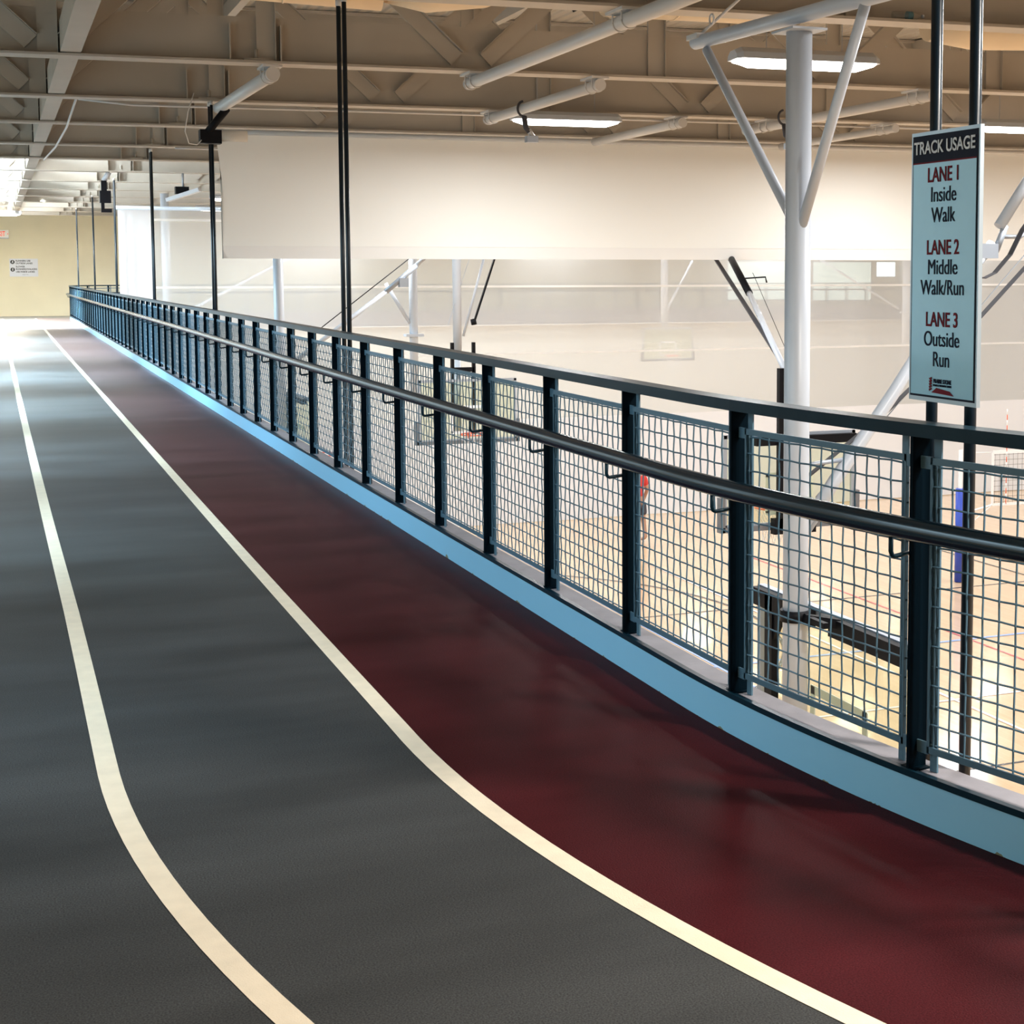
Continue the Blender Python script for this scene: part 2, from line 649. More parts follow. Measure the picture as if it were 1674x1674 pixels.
# kerb, ledge and slab edge
mb = MB()
mb.sweep(F2, [(0, -.001), (0, .120), (.10, .120), (.10, -.001)])
kerb = struct(mb.build('trim_1', M['curb']))
mb = MB()
mb.sweep(F2, [(.016, .1205), (.016, .136), (.105, .136), (.105, -.42), (.09, -.42), (.09, .1205)])
struct(mb.build('trim_2', M['ledge']))

# ------------------------------------------------------------------ structure: walls, court floor, roof
struct(MB().box(-1.9, -1.5, -1.6, YEND + .3, -.4, 5.6).build('wall_left', M['cream']))
for i, (a, b, z0, z1, p) in enumerate(SIDE_WINDOWS):
    wnd = struct(MB().box(-1.499, -1.47, a - .06, b + .06, z0 - .06, z1 + .06).build('window_%d' % (i + 1), M['white']))
    MB().box(-1.469, -1.455, a, b, z0, z1).build('window_pane', M['pane'], wnd)
for i, (a, b, p) in enumerate(ADDED_CLERESTORY):
    wnd = struct(MB().box(-1.499, -1.47, a - .06, b + .06, 3.5, 4.5).build('window_%d' % (i + 12), M['white']))  # added window, goes with the light put on the truss webs
    MB().box(-1.469, -1.455, a, b, 3.56, 4.44).build('window_pane', M['pane'], wnd)
mb = MB()
mb.box(-1.5, 38, YEND, YEND + .3, CF, 5.6)
wall_back = struct(mb.build('wall_back', M['cream']))
mb = MB()
mb.box(2.5, 38, YT + RT + .6, YT + RT + .8, CF, -.4)
struct(mb.build('wall_court_back', M['block']))
mb = MB()
mb.box(2.0, 38, YT + RT - .1, YEND, -.45, -.05)
struct(mb.build('trim_3', M['white_wall']))
mb = MB()
mb.box(36, 36.3, -8, YEND, CF, 5.6)
struct(mb.build('wall_right', M['wall_grey']))
court = struct(MB().box(1.2, 36, -8, YT + RT + .6, CF - .2, CF).build('floor_court', M['maple']))
struct(MB().box(1.0, 1.2, -8, YT + RT + .6, CF, -.4).build('wall_court_left', M['block']))
struct(MB().box(-1.9, 36.3, -8, YEND + .3, 5.6, 5.8).build('ceiling', M['deck']))
sky_l = struct(MB().box(-1.25, 1.85, 28.95, 38.05, 5.575, 5.60).build('window_17', M['white']))
MB().box(-1.2, 1.8, 29.0, 38.0, 5.56, 5.574).build('window_pane', M['pane'], sky_l)
sky_l = struct(MB().box(-1.25, 1.85, 46.95, 56.05, 5.575, 5.60).build('window_18', M['white']))  # added glowing panel for the fill light over the track's far end
MB().box(-1.2, 1.8, 47.0, 56.0, 5.56, 5.574).build('window_pane', M['pane'], sky_l)
struct(MB().box(-1.9, 36.3, -8.3, -8, CF, 5.8).build('wall_front', M['wall_grey']))
struct(MB().box(-1.9, -1.5, -8, -1.6, CF, 5.6).build('wall_front_left', M['cream']))
struct(MB().box(-1.5, 8, -8, -1.6, -.4, -.001).build('floor_front', M['grey']))
# far windows of the back wall
for i, (x0, x1, z0, z1, m_) in enumerate([(34.9, 35.8, 1.35, 1.95, 'pane2'), (27.8, 30.5, .40, 1.95, 'pane3'), (31.8, 34.6, .35, 1.95, 'pane3')]):
    wnd = struct(MB().box(x0 - .05, x1 + .05, YEND - .03, YEND, z0 - .05, z1 + .05).build('window_%d' % (i + 9), M['white']))
    MB().box(x0, x1, YEND - .045, YEND - .031, z0, z1).build('window_pane', M[m_], wnd)

# court markings
def court_line(p, q, m_, w=.05, z=.003):
    mb = MB()
    p, q = Vector((*p, CF + z)), Vector((*q, CF + z))
    d = (q - p).normalized(); sd = Vector((-d.y, d.x, 0)) * w / 2
    mb.v += [tuple(p - sd), tuple(q - sd), tuple(q + sd), tuple(p + sd)]
    mb.face([0, 1, 2, 3])
    return mb.build('court_line', M[m_], court)


def court_arc(c, r, a0, a1, m_, w=.05, z=.0035):
    mb = MB()
    k = 40
    for i in range(k + 1):
        a = math.radians(a0 + (a1 - a0) * i / k)
        for rr in (r - w / 2, r + w / 2):
            mb.v.append((c[0] + rr * math.cos(a), c[1] + rr * math.sin(a), CF + z))
    for i in range(k):
        mb.face([2 * i, 2 * i + 1, 2 * i + 3, 2 * i + 2])
    return mb.build('court_line', M[m_], court)


court_line((3.3, -2), (3.3, 33), 'lnblack')
court_line((3.3, 15.0), (30, 15.0), 'lnblack')
court_line((3.3, 24.0), (30, 24.0), 'lnblack', z=.004)
court_line((6.6, 3), (6.6, 33), 'lnblue', z=.0045)
court_line((9.6, -2), (9.6, 33), 'lnblue', z=.005)
court_line((14.0, -2), (14.0, 33), 'lnred', z=.0045)
court_line((4.0, 12.0), (30, 12.0), 'lnred', z=.0055)
court_line((4.0, 20.5), (30, 20.5), 'lnblue', .08, z=.006)
court_line((4.0, 9.4), (30, 9.4), 'lnwhite', z=.0065)
court_line((4.0, 17.6), (30, 17.6), 'lnwhite', z=.007)
court_line((18.0, -2), (18.0, 33), 'lnblack', z=.0075)
court_line((11.8, 4), (11.8, 33), 'lnwhite', z=.008)
court_line((4.07, 5.4), (9.9, 5.4), 'lnblack', z=.0085)
court_line((4.07, 9.0), (9.9, 9.0), 'lnblack', z=.0085)
court_line((9.9, 5.4), (9.9, 9.0), 'lnblack', z=.009)
court_arc((9.9, 7.2), 1.8, 0, 360, 'lnblack', z=.0095)
court_arc((5.6, 7.2), 6.0, -80, 80, 'lnblack', z=.010)
court_arc((15.6, 16.2), 1.8, 0, 360, 'lnblack', z=.0095)
court_arc((5.6, 23.7), 6.0, -80, 80, 'lnblack', z=.0105)
court_arc((5.2, 13.2), .95, 0, 360, 'lnblack', .06, z=.011)
court_arc((19, 22), 1.8, 0, 360, 'lnred', z=.011)

# ------------------------------------------------------------------ railing
railing = thing('railing', (XC, 5.431, 0), 'long dark teal railing with wire mesh panels along the inner edge of the track', 'railing')
near = [f for f in F2]
mb = MB(); mb.sweep(near, [(-.006, 1.060), (-.006, 1.096), (.070, 1.096), (.070, 1.060)])
mb.build('top_rail', M['rail'], railing)
mb = MB(); mb.sweep(near, [(-.005, .1205), (-.005, .139), (.015, .139), (.015, .1205)])
mb.build('base_angle', M['rail'], railing)
mb = MB()
pts = [Vector((f[0].x - f[1].x * .068, f[0].y - f[1].y * .068, .822)) for f in F2]
mb.tube(pts, .031, 16)
o = mb.build('handrail', M['pipe'], railing)
tag(o, 'glossy round pipe handrail')

# one prototype of each repeated railing part, in a frame with x along the rail, y towards the gym
def local_obj(mb, name, m_):
    return mb.build(name, m_)


post0 = MB().box(-.006, .006, .004, .066, .137, 1.060).box(-.03, .03, .006, .062, .1365, .141).build('post', M['post'])
PW = .92


def panel_meshes(L):
    a, b = .060, L - .050
    z0, z1 = .188, 1.003
    fr = MB()
    y0, y1 = .030, .036
    for x0, x1 in ((a, a + .026), (b - .026, b)):                 # flat bars standing from ledge to top rail
        fr.box(x0, x1, y1 + .004, y1 + .010, .137, 1.060)
    t = .019
    fr.box(a - .004, b + .004, y0, y1, z1 - t, z1)
    fr.box(a - .004, b + .004, y0, y1, z0, z0 + t)
    fr.box(a - .004, a - .004 + .008, y0, y1 + .004, z0, z1)
    fr.box(b - .004, b + .004, y0, y1 + .004, z0, z1)
    for zz in (z0 + .012, z1 - .016):                              # clips to the posts
        fr.box(.004, a, y0 + .001, y0 + .006, zz - .016, zz + .018)
        fr.box(b, L - .006, y0 + .001, y0 + .006, zz - .016, zz + .018)
    wi = MB()
    nx = 15
    nz = 15
    dx = (b - a - .03) / (nx - 1)
    dz = (z1 - z0 - .05) / (nz - 1)
    am = .0022
    zs = [z0 + .025 + dz * j for j in range(nz)]
    xs = [a + .015 + dx * i for i in range(nx)]
    for i, x in enumerate(xs):
        pts = [(x, y0 + .008, z0 + .006)]
        for j, z in enumerate(zs):
            pts.append((x + (.0013 if (i + j) % 2 else -.0013), y0 + .008 + (am if (i + j) % 2 else -am), z))
        pts.append((x, y0 + .008, z1 - .006))
        wi.tube(pts, .0029, 5, cap=False)
    for j, z in enumerate(zs):
        pts = [(a - .006, y0 + .008, z)]
        for i, x in enumerate(xs):
            pts.append((x, y0 + .008 + (-am if (i + j) % 2 else am), z + (.0015 if (i + j) % 2 else -.0015)))
        pts.append((b + .004, y0 + .008, z))
        wi.tube(pts, .0029, 5, cap=False)
    return fr, wi


fr, wi = panel_meshes(PW)
frame0 = fr.build('panel_frame', M['panel'])
wire0 = wi.build('wire_mesh', M['panel'])
pts = [(0, -.056, .795), (0, -.056, .748), (0, -.052, .738), (0, -.044, .733), (0, -.02, .735), (0, .006, .738)]
br0 = MB().tube(pts, .0068, 8).build('handrail_bracket', M['rail'])


def frame_matrix(s, s2=None):
    p, nn = at_s(s)
    if s2 is None:
        t = Vector((-nn.y, nn.x, 0))
    else:
        q, _ = at_s(s2)
        t = (q - p).normalized()
    nn = Vector((t.y, -t.x, 0))
    return Matrix(((t.x, nn.x, 0, p.x), (t.y, nn.y, 0, p.y), (0, 0, 1, 0), (0, 0, 0, 1)))


PINV = world_of(railing).inverted()
first = dict(post=True, frame=True, br=True)


def place(src, mtx, key, parent=railing, pinv=None):
    o = src if first.get(key) else src.copy()
    if first.get(key):
        first[key] = False
    else:
        COL.objects.link(o)
    o.parent = parent
    o.matrix_parent_inverse = PINV if pinv is None else pinv
    o.matrix_basis = mtx
    return o


k = -4
npost = 0
while True:
    s = S0 + PW * k
    if s < 0 or npost >= 92: 
        k += 1
        if npost >= 92: break
        continue
    if s + PW > FR[-1][2]: break
    mtx = frame_matrix(s)
    place(post0, mtx, 'post'); npost += 1
    place(br0, mtx @ Matrix.Translation((.012, 0, 0)), 'br')
    mt2 = frame_matrix(s, s + PW)
    isf = first['frame']
    f = place(frame0, mt2, 'frame')
    w = wire0 if isf else wire0.copy()
    if not isf: COL.objects.link(w)
    w.parent = f
    w.matrix_parent_inverse = Matrix.Identity(4)
    w.matrix_basis = Matrix.Identity(4)
    f.name = 'mesh_panel' if isf else f.name.replace('panel_frame', 'mesh_panel')
    k += 1

# ------------------------------------------------------------------ hanger rods
ZB = 3.42
ROD_Y = [(2.41, 3.635), (2.28, 11.1), (2.28, 18.35), (2.28, 25.7), (2.28, 33.9), (2.28, 41.6), (2.28, 50.0)]
ordn = ['behind the lane usage sign', 'crossing the cream canvas curtain', 'with the black clamp, left of the cream curtain',
        'fourth from the camera', 'fifth from the camera', 'sixth from the camera',
        'farthest from the camera']
for i, (x, y) in enumerate(ROD_Y):
    for sgn, wrd in ((-1, 'nearer'), (1, 'farther')):
        r = thing('hanger_rod', (x, y + sgn * .095, -.4), 'dark teal rod, %s of the pair %s' % (wrd, ordn[i]), 'rod', 'hanger rods between roof and track')
        MB().tube([(x, y + sgn * .095, -.4), (x, y + sgn * .095, ZB - .05)], .0165, 12).build('rod', M['rod'], r)
        MB().tube([(x, y + sgn * .095, ZB - .05), (x, y + sgn * .095, ZB - .003)], .02, 10).build('end_nut', M['offwhite'], r)

# ------------------------------------------------------------------ roof trusses
GY = [3.9, 7.6, 11.25, 15.2, 18.7, 21.95, 25.6, 28.7, 32.1, 35.7, 39.2, 42.8, 46.3, 49.8, 53.3, 56.8]
TS = -.10
td = Vector((1, TS, 0)).normalized()
tn = Vector((-TS, 1, 0)).normalized()
VN = [.50, 4.27, 8.02, 11.77, 15.52, 19.27, 23.02, 26.77, 30.52, 34.27]
words = ['first', 'second', 'third', 'fourth', 'fifth', 'sixth', 'seventh', 'eighth', 'ninth', 'tenth', 'eleventh', 'twelfth', 'thirteenth', 'fourteenth', 'fifteenth', 'sixteenth']


def tp(x, y0, z, dn=0):
    return Vector((x, y0 + TS * x, z)) + tn * dn


for gi, y0 in enumerate(GY):
    t = thing('roof_truss', (0, y0, ZB), 'tan painted steel roof truss, %s from the camera' % words[gi], 'truss', 'roof trusses')
    mb = MB()
    L0, L1 = -1.48, 35.9
    def along(x0, x1, n0, n1, z0, z1, m=None):
        m = m or mb
        m.hexa([tp(x0, y0, z0, n0), tp(x1, y0, z0, n0), tp(x1, y0, z0, n1), tp(x0, y0, z0, n1),
                tp(x0, y0, z1, n0), tp(x1, y0, z1, n0), tp(x1, y0, z1, n1), tp(x0, y0, z1, n1)])
    along(L0, L1, -.13, .13, ZB, ZB + .022)
    along(L0, L1, -.008, .008, ZB + .022, ZB + .43)
    for xs_ in (2.05, 2.5):
        along(xs_ - .006, xs_ + .006, -.125, -.008, ZB + .022, ZB + .35)
    mb.tube([tp(2.28, y0, ZB + .02, -.06), tp(2.28, y0, ZB + .13, -.06)], .018, 8)
    along(2.17, 2.39, -.11, -.02, ZB + .022, ZB + .045)
    mb.build('bottom_chord', M['beam'], t)
    mb = MB()
    along(L0, L1, -.12, .12, 5.55, 5.59); along(L0, L1, -.008, .008, 5.25, 5.55); along(L0, L1, -.12, .12, 5.23, 5.25)
    mb.build('top_chord', M['beam'], t)
    for xn in (VN if gi < 9 else VN[:4]):
        for sg in (-1, 1):
            mb = MB()
            a, b = tp(xn + sg * .14, y0, ZB + .12, -.03), tp(xn + sg * 1.95, y0, 5.25, -.03)
            if b.x < -1.48: b = a.lerp(b, (a.x + 1.46) / (a.x - b.x)) if a.x > -1.3 else a
            mb.bar(a, b, .155, .03, up=tn)
            dd = (b - a).normalized(); uu = tn.cross(dd).normalized()
            mb.obox((a + b) / 2 + uu * .085 * (1 if uu.z > 0 else -1) - tn * .03, dd, uu, tn, (b - a).length / 2, .004, .045)
            mb.build('diagonal', M['beam'], t)
        mb = MB()
        xv = xn - 1.9 if xn > 1 else .50
        p, q = tp(xv, y0, ZB + .025, -.035), tp(xv, y0, 5.25, -.035)
        mb.hexa([tp(xv - .085, y0, ZB + .025, -.05), tp(xv + .085, y0, ZB + .025, -.05), tp(xv + .085, y0, ZB + .025, -.01), tp(xv - .085, y0, ZB + .025, -.01),
                 tp(xv - .085, y0, 5.25, -.05), tp(xv + .085, y0, 5.25, -.05), tp(xv + .085, y0, 5.25, -.01), tp(xv - .085, y0, 5.25, -.01)])
        mb.hexa([tp(xv + .08, y0, ZB + .025, -.10), tp(xv + .088, y0, ZB + .025, -.10), tp(xv + .088, y0, ZB + .025, -.01), tp(xv + .08, y0, ZB + .025, -.01),
                 tp(xv + .08, y0, 5.25, -.10), tp(xv + .088, y0, 5.25, -.10), tp(xv + .088, y0, 5.25, -.01), tp(xv + .08, y0, 5.25, -.01)])
        mb.build('vertical', M['beam'], t)

# longitudinal strut between the trusses, over the track
for gi in range(len(GY) - 1):
    xa_ = .68
    ya, yb = GY[gi] + TS * xa_ + .14, GY[gi + 1] + TS * xa_ - .015
    o = MB().box(xa_ - .085, xa_ + .085, ya, yb, ZB + .03, ZB + .30).build('ceiling_strut', M['beam'])
    tag(o, 'tan box strut over the track between the %s and %s trusses' % (words[gi], words[gi + 1]), 'strut', 'struts between roof trusses')

# roof joists carrying the deck, running along the hall
for j, x in enumerate([-.6, 3.4, 7.3, 11.2, 15.1, 19.0]):
    o = MB().box(x - .06, x + .06, 2, YEND, 5.36, 5.58).build('ceiling_joist', M['beam'])
    tag(o, 'tan steel joist under the roof deck, %s from the left' % words[j], 'joist', 'roof joists')

# ------------------------------------------------------------------ ducts
def duct(name, pts, r, label, rings=True):
    t = thing(name, pts[0], label, 'duct')
    MB().tube(pts, r, 28).build('duct_body', M['duct'], t)
    if rings:
        mb = MB()
        for a, b in zip(pts, pts[1:]):
            a, b = Vector(a), Vector(b)
            L = (b - a).length
            for q in range(1, int(L / .62)):
                c = a.lerp(b, q * .62 / L); d = (b - a).normalized()
                mb.tube([c - d * .008, c + d * .008], r + .006, 28)
        if mb.v: mb.build('seam_ring', M['duct'], t)
    return t


duct('air_duct', [(.80, 13.2, 3.98), (1.6, 13.1, 3.96), (3.0, 12.95, 3.91)], .26, 'cream round air duct above the track at the top left')
t = duct('air_duct', [(5.0, 13.0, 4.24), (6.6, 12.85, 4.24), (7.2, 12.8, 4.5)], .50, 'broad cream air duct with an elbow, above the long diagonal tube')
MB().tube([(3.04, 12.95, 4.12), (3.35, 12.95, 4.12), (3.75, 12.92, 4.18), (4.15, 12.9, 4.35), (4.5, 12.88, 4.6), (4.9, 12.85, 5.0)], [.40, .46, .47, .47, .47, .47], 28).build('duct_elbow', M['duct'], t)
br = MB().prism([(4.42, 12.30, 3.64), (4.42, 12.30, 4.25), (5.35, 12.0, 4.25), (5.2, 12.0, 4.0)], (.01, -.03, 0)).build('bracket_plate', M['galv'], t)
tag(br, 'grey riveted triangular plate')
MB().bar((4.42, 12.28, 3.64), (5.22, 11.98, 4.0), .03, .02).build('bracket_edge', M['black'], br)
duct('air_duct', [(8.05, 12.55, 3.90), (8.5, 12.5, 3.84), (9.2, 12.4, 3.86), (10.2, 12.2, 4.05), (12.5, 11.8, 4.3)], .26, 'bulging cream duct behind the sign rods at the top right', False)

# ------------------------------------------------------------------ round tubes slung under the trusses
def hung_tube(label, a, b, r=.056, clamps=(), group='white tubes under the trusses'):
    t = thing('support_tube', a, label, 'tube', group)
    MB().tube([a, b], r, 20).build('tube', M['offwhite'], t)
    mb = MB()
    d = (Vector(b) - Vector(a)).normalized()
    for e, sg in ((a, -1), (b, 1)):
        MB().tube([Vector(e), Vector(e) + d * sg * .012], r + .004, 20).build('end_cap', M['offwhite'], t)
    for cy in clamps:
        k = (cy - a[1]) / (b[1] - a[1])
        c = Vector(a).lerp(Vector(b), k)
        mb = MB()
        for off in (-.09, .09):
            cc = c + d * off
            mb.tube([cc + Vector((math.cos(w_) * (r + .006), 0, math.sin(w_) * (r + .006))) for w_ in [math.radians(x) for x in range(-180, 1, 15)]], .006, 6)
            for sx in (-1, 1):
                mb.tube([cc + Vector((sx * (r + .006), 0, 0)), (cc.x + sx * (r + .006), cc.y, ZB - .012)], .006, 6)
        mb.box(c.x - .09, c.x + .09, c.y - .17, c.y + .17, ZB - .022, ZB - .001)
        mb.build('clamp', M['offwhite'], t)
    return t


def gyx(i, x): return GY[i] + TS * x


zt = ZB - .085
hung_tube('longest white tube under the trusses, above the white V-strut mast', (4.3, 7.9, zt), (4.3, gyx(3, 4.3) + .16, zt), clamps=(gyx(2, 4.3), gyx(3, 4.3)))
hung_tube('short white tube behind the black clamp, running towards the cream curtain corner', (2.42, gyx(3, 2.42) - .05, zt), (2.36, gyx(4, 2.3) - .25, zt), .062, clamps=(gyx(3, 2.4) + .1,))
hung_tube('white tube above the middle of the cream curtain, left of the lamp seen through it', (5.5, gyx(3, 5.5) - .15, zt), (5.5, gyx(4, 5.5) + .15, zt), clamps=(gyx(3, 5.5), gyx(4, 5.5)))
hung_tube('white tube just left of the white mast above the cream curtain', (7.8, gyx(4, 7.8) - .2, zt), (7.8, gyx(5, 7.8) - .4, zt), clamps=(gyx(4, 7.8),))
hung_tube('white tube crossing behind the white mast to the sign rods', (9.0, gyx(3, 9.0) - .3, zt), (9.0, gyx(4, 9.0) + .6, zt), clamps=(gyx(3, 9.0), gyx(4, 9.0)))
hung_tube('thin white tube above the curtain, hidden mostly by the sign rods', (10.6, gyx(4, 10.6) - .3, zt), (10.6, gyx(5, 10.6) - .4, zt), .05, clamps=(gyx(4, 10.6),))

# ------------------------------------------------------------------ ceiling lights
def light_fixture():
    t = thing('ceiling_light', (0, 0, 3.30), 'x', 'ceiling light', 'linear ceiling lights')
    L, w = .66, .16
    mb = MB()
    prof = [(-w, .0), (-w * .9, .055), (-w * .45, .10), (w * .45, .10), (w * .9, .055), (w, 0)]
    b = len(mb.v)
    for x, sc in ((-L, .75), (-L + .05, 1), (L - .05, 1), (L, .75)):
        for (y, z) in prof: mb.v.append((x, y * sc, 3.30 + z * sc))
    for i in range(3):
        for j in range(5):
            mb.face([b + i * 6 + j, b + i * 6 + j + 1, b + (i + 1) * 6 + j + 1, b + (i + 1) * 6 + j])
    mb.face([b + j for j in range(6)][::-1]); mb.face([b + 18 + j for j in range(6)])
    mb.face([b, b + 5, b + 11, b + 6][::-1]); mb.face([b + 6, b + 11, b + 17, b + 12]); mb.face([b + 12, b + 17, b + 23, b + 18])
    mb.build('housing', M['white'], t)
    mb = MB()
    b = len(mb.v)
    prof = [(-.13, 0), (-.11, -.035), (-.06, -.055), (.06, -.055), (.11, -.035), (.13, 0)]
    for x, sc in ((-L + .04, .35), (-L + .16, 1), (L - .16, 1), (L - .04, .35)):
        for (y, z) in prof: mb.v.append((x, y, 3.30 + z * sc - .001))
    for i in range(3):
        for j in range(5):
            mb.face([b + i * 6 + j, b + (i + 1) * 6 + j, b + (i + 1) * 6 + j + 1, b + i * 6 + j + 1], True)
    mb.face([b + j for j in range(6)]); mb.face([b + 18 + j for j in range(6)][::-1])
    mb.build('lens', M['lens'], t)
    mb = MB()
    for x in (-.35, .35):
        mb.tube([(x, 0, 3.40), (x, 0, 5.58)], .004, 5, cap=False)
    mb.build('hanging_wire', M['galv'], t)
    return t


fx0 = light_fixture()
FIX = [(6.45, 12.05, 'hanging behind the white mast at the top right'), (6.3, 17.75, 'above the middle of the cream curtain'),
       (11.9, 16.4, 'at the right edge beyond the sign'), (5.9, 46.0, 'farthest one, left of the cream curtain'), (5.5, 39.5, 'peeping past the left edge of the cream curtain'), (.15, 52.4, 'at the far end above the exit sign')]
for i, (x, y, lb) in enumerate(FIX):
    o = fx0 if i == 0 else copy_tree(fx0)
    o.location = (x, y, 3.30)
    o.rotation_euler.z = math.atan(TS)
    o['label'] = 'glowing white linear ceiling light, ' + lb
# the light these lamps and the rest of their rows give
WARM = (.96, .985, 1.0)
for iy in range(-1, 10):
    for ix, x in enumerate((6.3, 11.9, 17.5, 23.1, 28.7)):
        y = 12.1 + 5.7 * (iy - 1) - (.9 if ix % 2 else 0)
        if y > 53: continue
        area('lamp_light', (x, y, 3.20), (0, 0, -1), 1.2, .26, 162, WARM)

# ------------------------------------------------------------------ cream canvas curtain raised under the sixth truss
cu = thing('raised_curtain', (2.75, 21.7, 1.69), 'wide cream canvas curtain raised under the trusses, hem paler, left edge loose', 'curtain')


def cloth(z0, z1, m_, name, x0=2.78, x1=33.0, nz=8, dn=0):
    mb = MB()
    nx = 150
    for i in range(nx + 1):
        x = x0 + (x1 - x0) * (i / nx) ** 1.6
        for j in range(nz + 1):
            z = z0 + (z1 - z0) * j / nz
            xx = x
            if i == 0:
                xx = x + .05 * math.sin((z - 1.69) * 2.4) + (.10 * max(0, 1 - (z - 1.69) / .18) ** 2 if z < 1.87 else 0)
            fold = .012 * math.sin(x * 2.1 + z * .9) + .009 * math.sin(x * 5.3 - z * 2.7) + .02 * math.exp(-(x - 2.8) * 2) * math.sin(z * 9)
            mb.v.append(tuple(tp(xx, 21.86, z, fold + dn)))
    for i in range(nx):
        for j in range(nz):
            a = i * (nz + 1) + j
            mb.face([a, a + nz + 1, a + nz + 2, a + 1], True)
    return mb.build(name, m_, cu)


cloth(1.86, ZB - .02, M['canvas'], 'canvas')
cloth(1.69, 1.86, M['canvashem'], 'hem', nz=4, dn=-.012)
mb = MB(); mb.tube([tp(2.60, 21.86, ZB - .06, -.05), tp(33, 21.86, ZB - .06, -.05)], .035, 12)
mb.build('curtain_pipe', M['offwhite'], cu)

# ------------------------------------------------------------------ white divider curtain across the courts
YC = 34.3
dc = thing('divider_curtain', (3.0, YC, CF), 'tall white divider curtain across the gym floor, see-through mesh above solid vinyl', 'curtain')


def sheet(x0, x1, z0, z1, m_, name, dy=0., amp=.03):
    mb = MB(); nx = 120
    for i in range(nx + 1):
        x = x0 + (x1 - x0) * i / nx
        for z in (z0, z1):
            mb.v.append((x, YC + dy + amp * math.sin(x * 1.9) + amp * .5 * math.sin(x * 4.4 + 1), z))
    for i in range(nx):
        mb.face([2 * i, 2 * i + 2, 2 * i + 3, 2 * i + 1], True)
    return mb.build(name, m_, dc)


sheet(3.02, 35.5, CF + .02, -1.86, M['vinyl'], 'vinyl_skirt')
sheet(3.02, 35.5, -1.86, 2.80, M['mesh'], 'mesh_upper')
sheet(2.36, 3.02, CF + .02, 2.80, M['vinyl'], 'side_panel', amp=.008)
for z in (1.19, -.35, 2.60):
    sheet(3.02, 35.5, z - .025, z + .025, M['hem'], 'seam_band', dy=-.006)
mb = MB(); mb.tube([(2.3, YC, 2.84), (35.6, YC, 2.84)], .04, 12); mb.build('curtain_pipe', M['white'], dc)

# ------------------------------------------------------------------ basketball backstops
def ring(c, r, t, n=36, m=8):
    mb = MB()
    mb.tube([(c[0] + r * math.cos(2 * math.pi * i / n), c[1] + r * math.sin(2 * math.pi * i / n), c[2]) for i in range(n)], t, m, closed=True)
    return mb


def backstop(loc, face, label, width=1.83, detail=2, black_support=False):
    """loc: centre of the board in plan; face: unit vector the hoop points to"""
    d = Vector((*face, 0)).normalized()
    l = Vector((-d.y, d.x, 0))
    c = Vector((*loc, 0))
    up = Vector((0, 0, 1))
    t = thing('basketball_backstop', (loc[0], loc[1], CF + 2.9), label, 'basketball hoop', 'basketball backstops')
    zb, ztp = CF + 2.90, CF + 3.97
    hw = width / 2
    mb = MB()
    for s_ in (-1, 1):
        mb.obox(c + l * s_ * (hw - .02) + up * (zb + ztp) / 2, l, d, up, .022, .022, (ztp - zb) / 2)
    mb.obox(c + up * (ztp - .02), l, d, up, hw, .022, .022)
    mb.obox(c + up * (zb + .02), l, d, up, hw, .022, .022)
    mb.build('board_frame', M['galv'], t)
    MB().obox(c + up * (zb + ztp) / 2, l, d, up, hw - .04, .005, (ztp - zb) / 2 - .04).build('glass_panel', M['glass'], t)
    mb = MB()
    zz = CF + 3.05
    for s_ in (-1, 1):
        mb.obox(c + l * s_ * .285 + d * .008 + up * (zz + .23), l, d, up, .025, .003, .23)
    mb.obox(c + d * .008 + up * (zz + .44), l, d, up, .305, .003, .025)
    mb.obox(c + d * .008 + up * (zz + .0), l, d, up, .305, .003, .025)
    mb.build('target_square', M['lnwhite'], t)
    mb = MB()
    mb.obox(c + up * (zb - .01), l, d, up, hw + .03, .05, .03)
    for s_ in (-1, 1):
        mb.obox(c + l * s_ * (hw + .02) + up * (zb + .16), l, d, up, .03, .05, .20)
    mb.build('edge_padding', M['padgrey'], t)
    rc = c + d * (.15 + .23) + up * zz
    rim = ring(rc, .23, .011)
    rim.obox(c + d * .07 + up * (zz - .02), l, d, up, .06, .07, .012)
    rim.bar(c + d * .02 + up * (zz - .10), rc - d * .23 + up * -.01, .03, .02)
    rim = rim.build('rim', M['orange'], t)
    mb = MB()
    nn = 12
    lev = [(.225, 0), (.19, -.10), (.16, -.20), (.14, -.30), (.135, -.42)]
    for i in range(nn):
        for sg in (1, -1):
            pts = []
            for q, (r_, z_) in enumerate(lev):
                a = 2 * math.pi * (i + sg * q * .5) / nn
                pts.append(rc + Vector((math.cos(a) * r_, math.sin(a) * r_, z_)))
            mb.tube(pts, .003, 4, cap=False)
    mb.build('net', M['net'], rim)
    return t, c, d, l


def part_tube(name, pts, r, m_, t, n=16):
    return MB().tube(pts, r, n).build(name, m_, t)


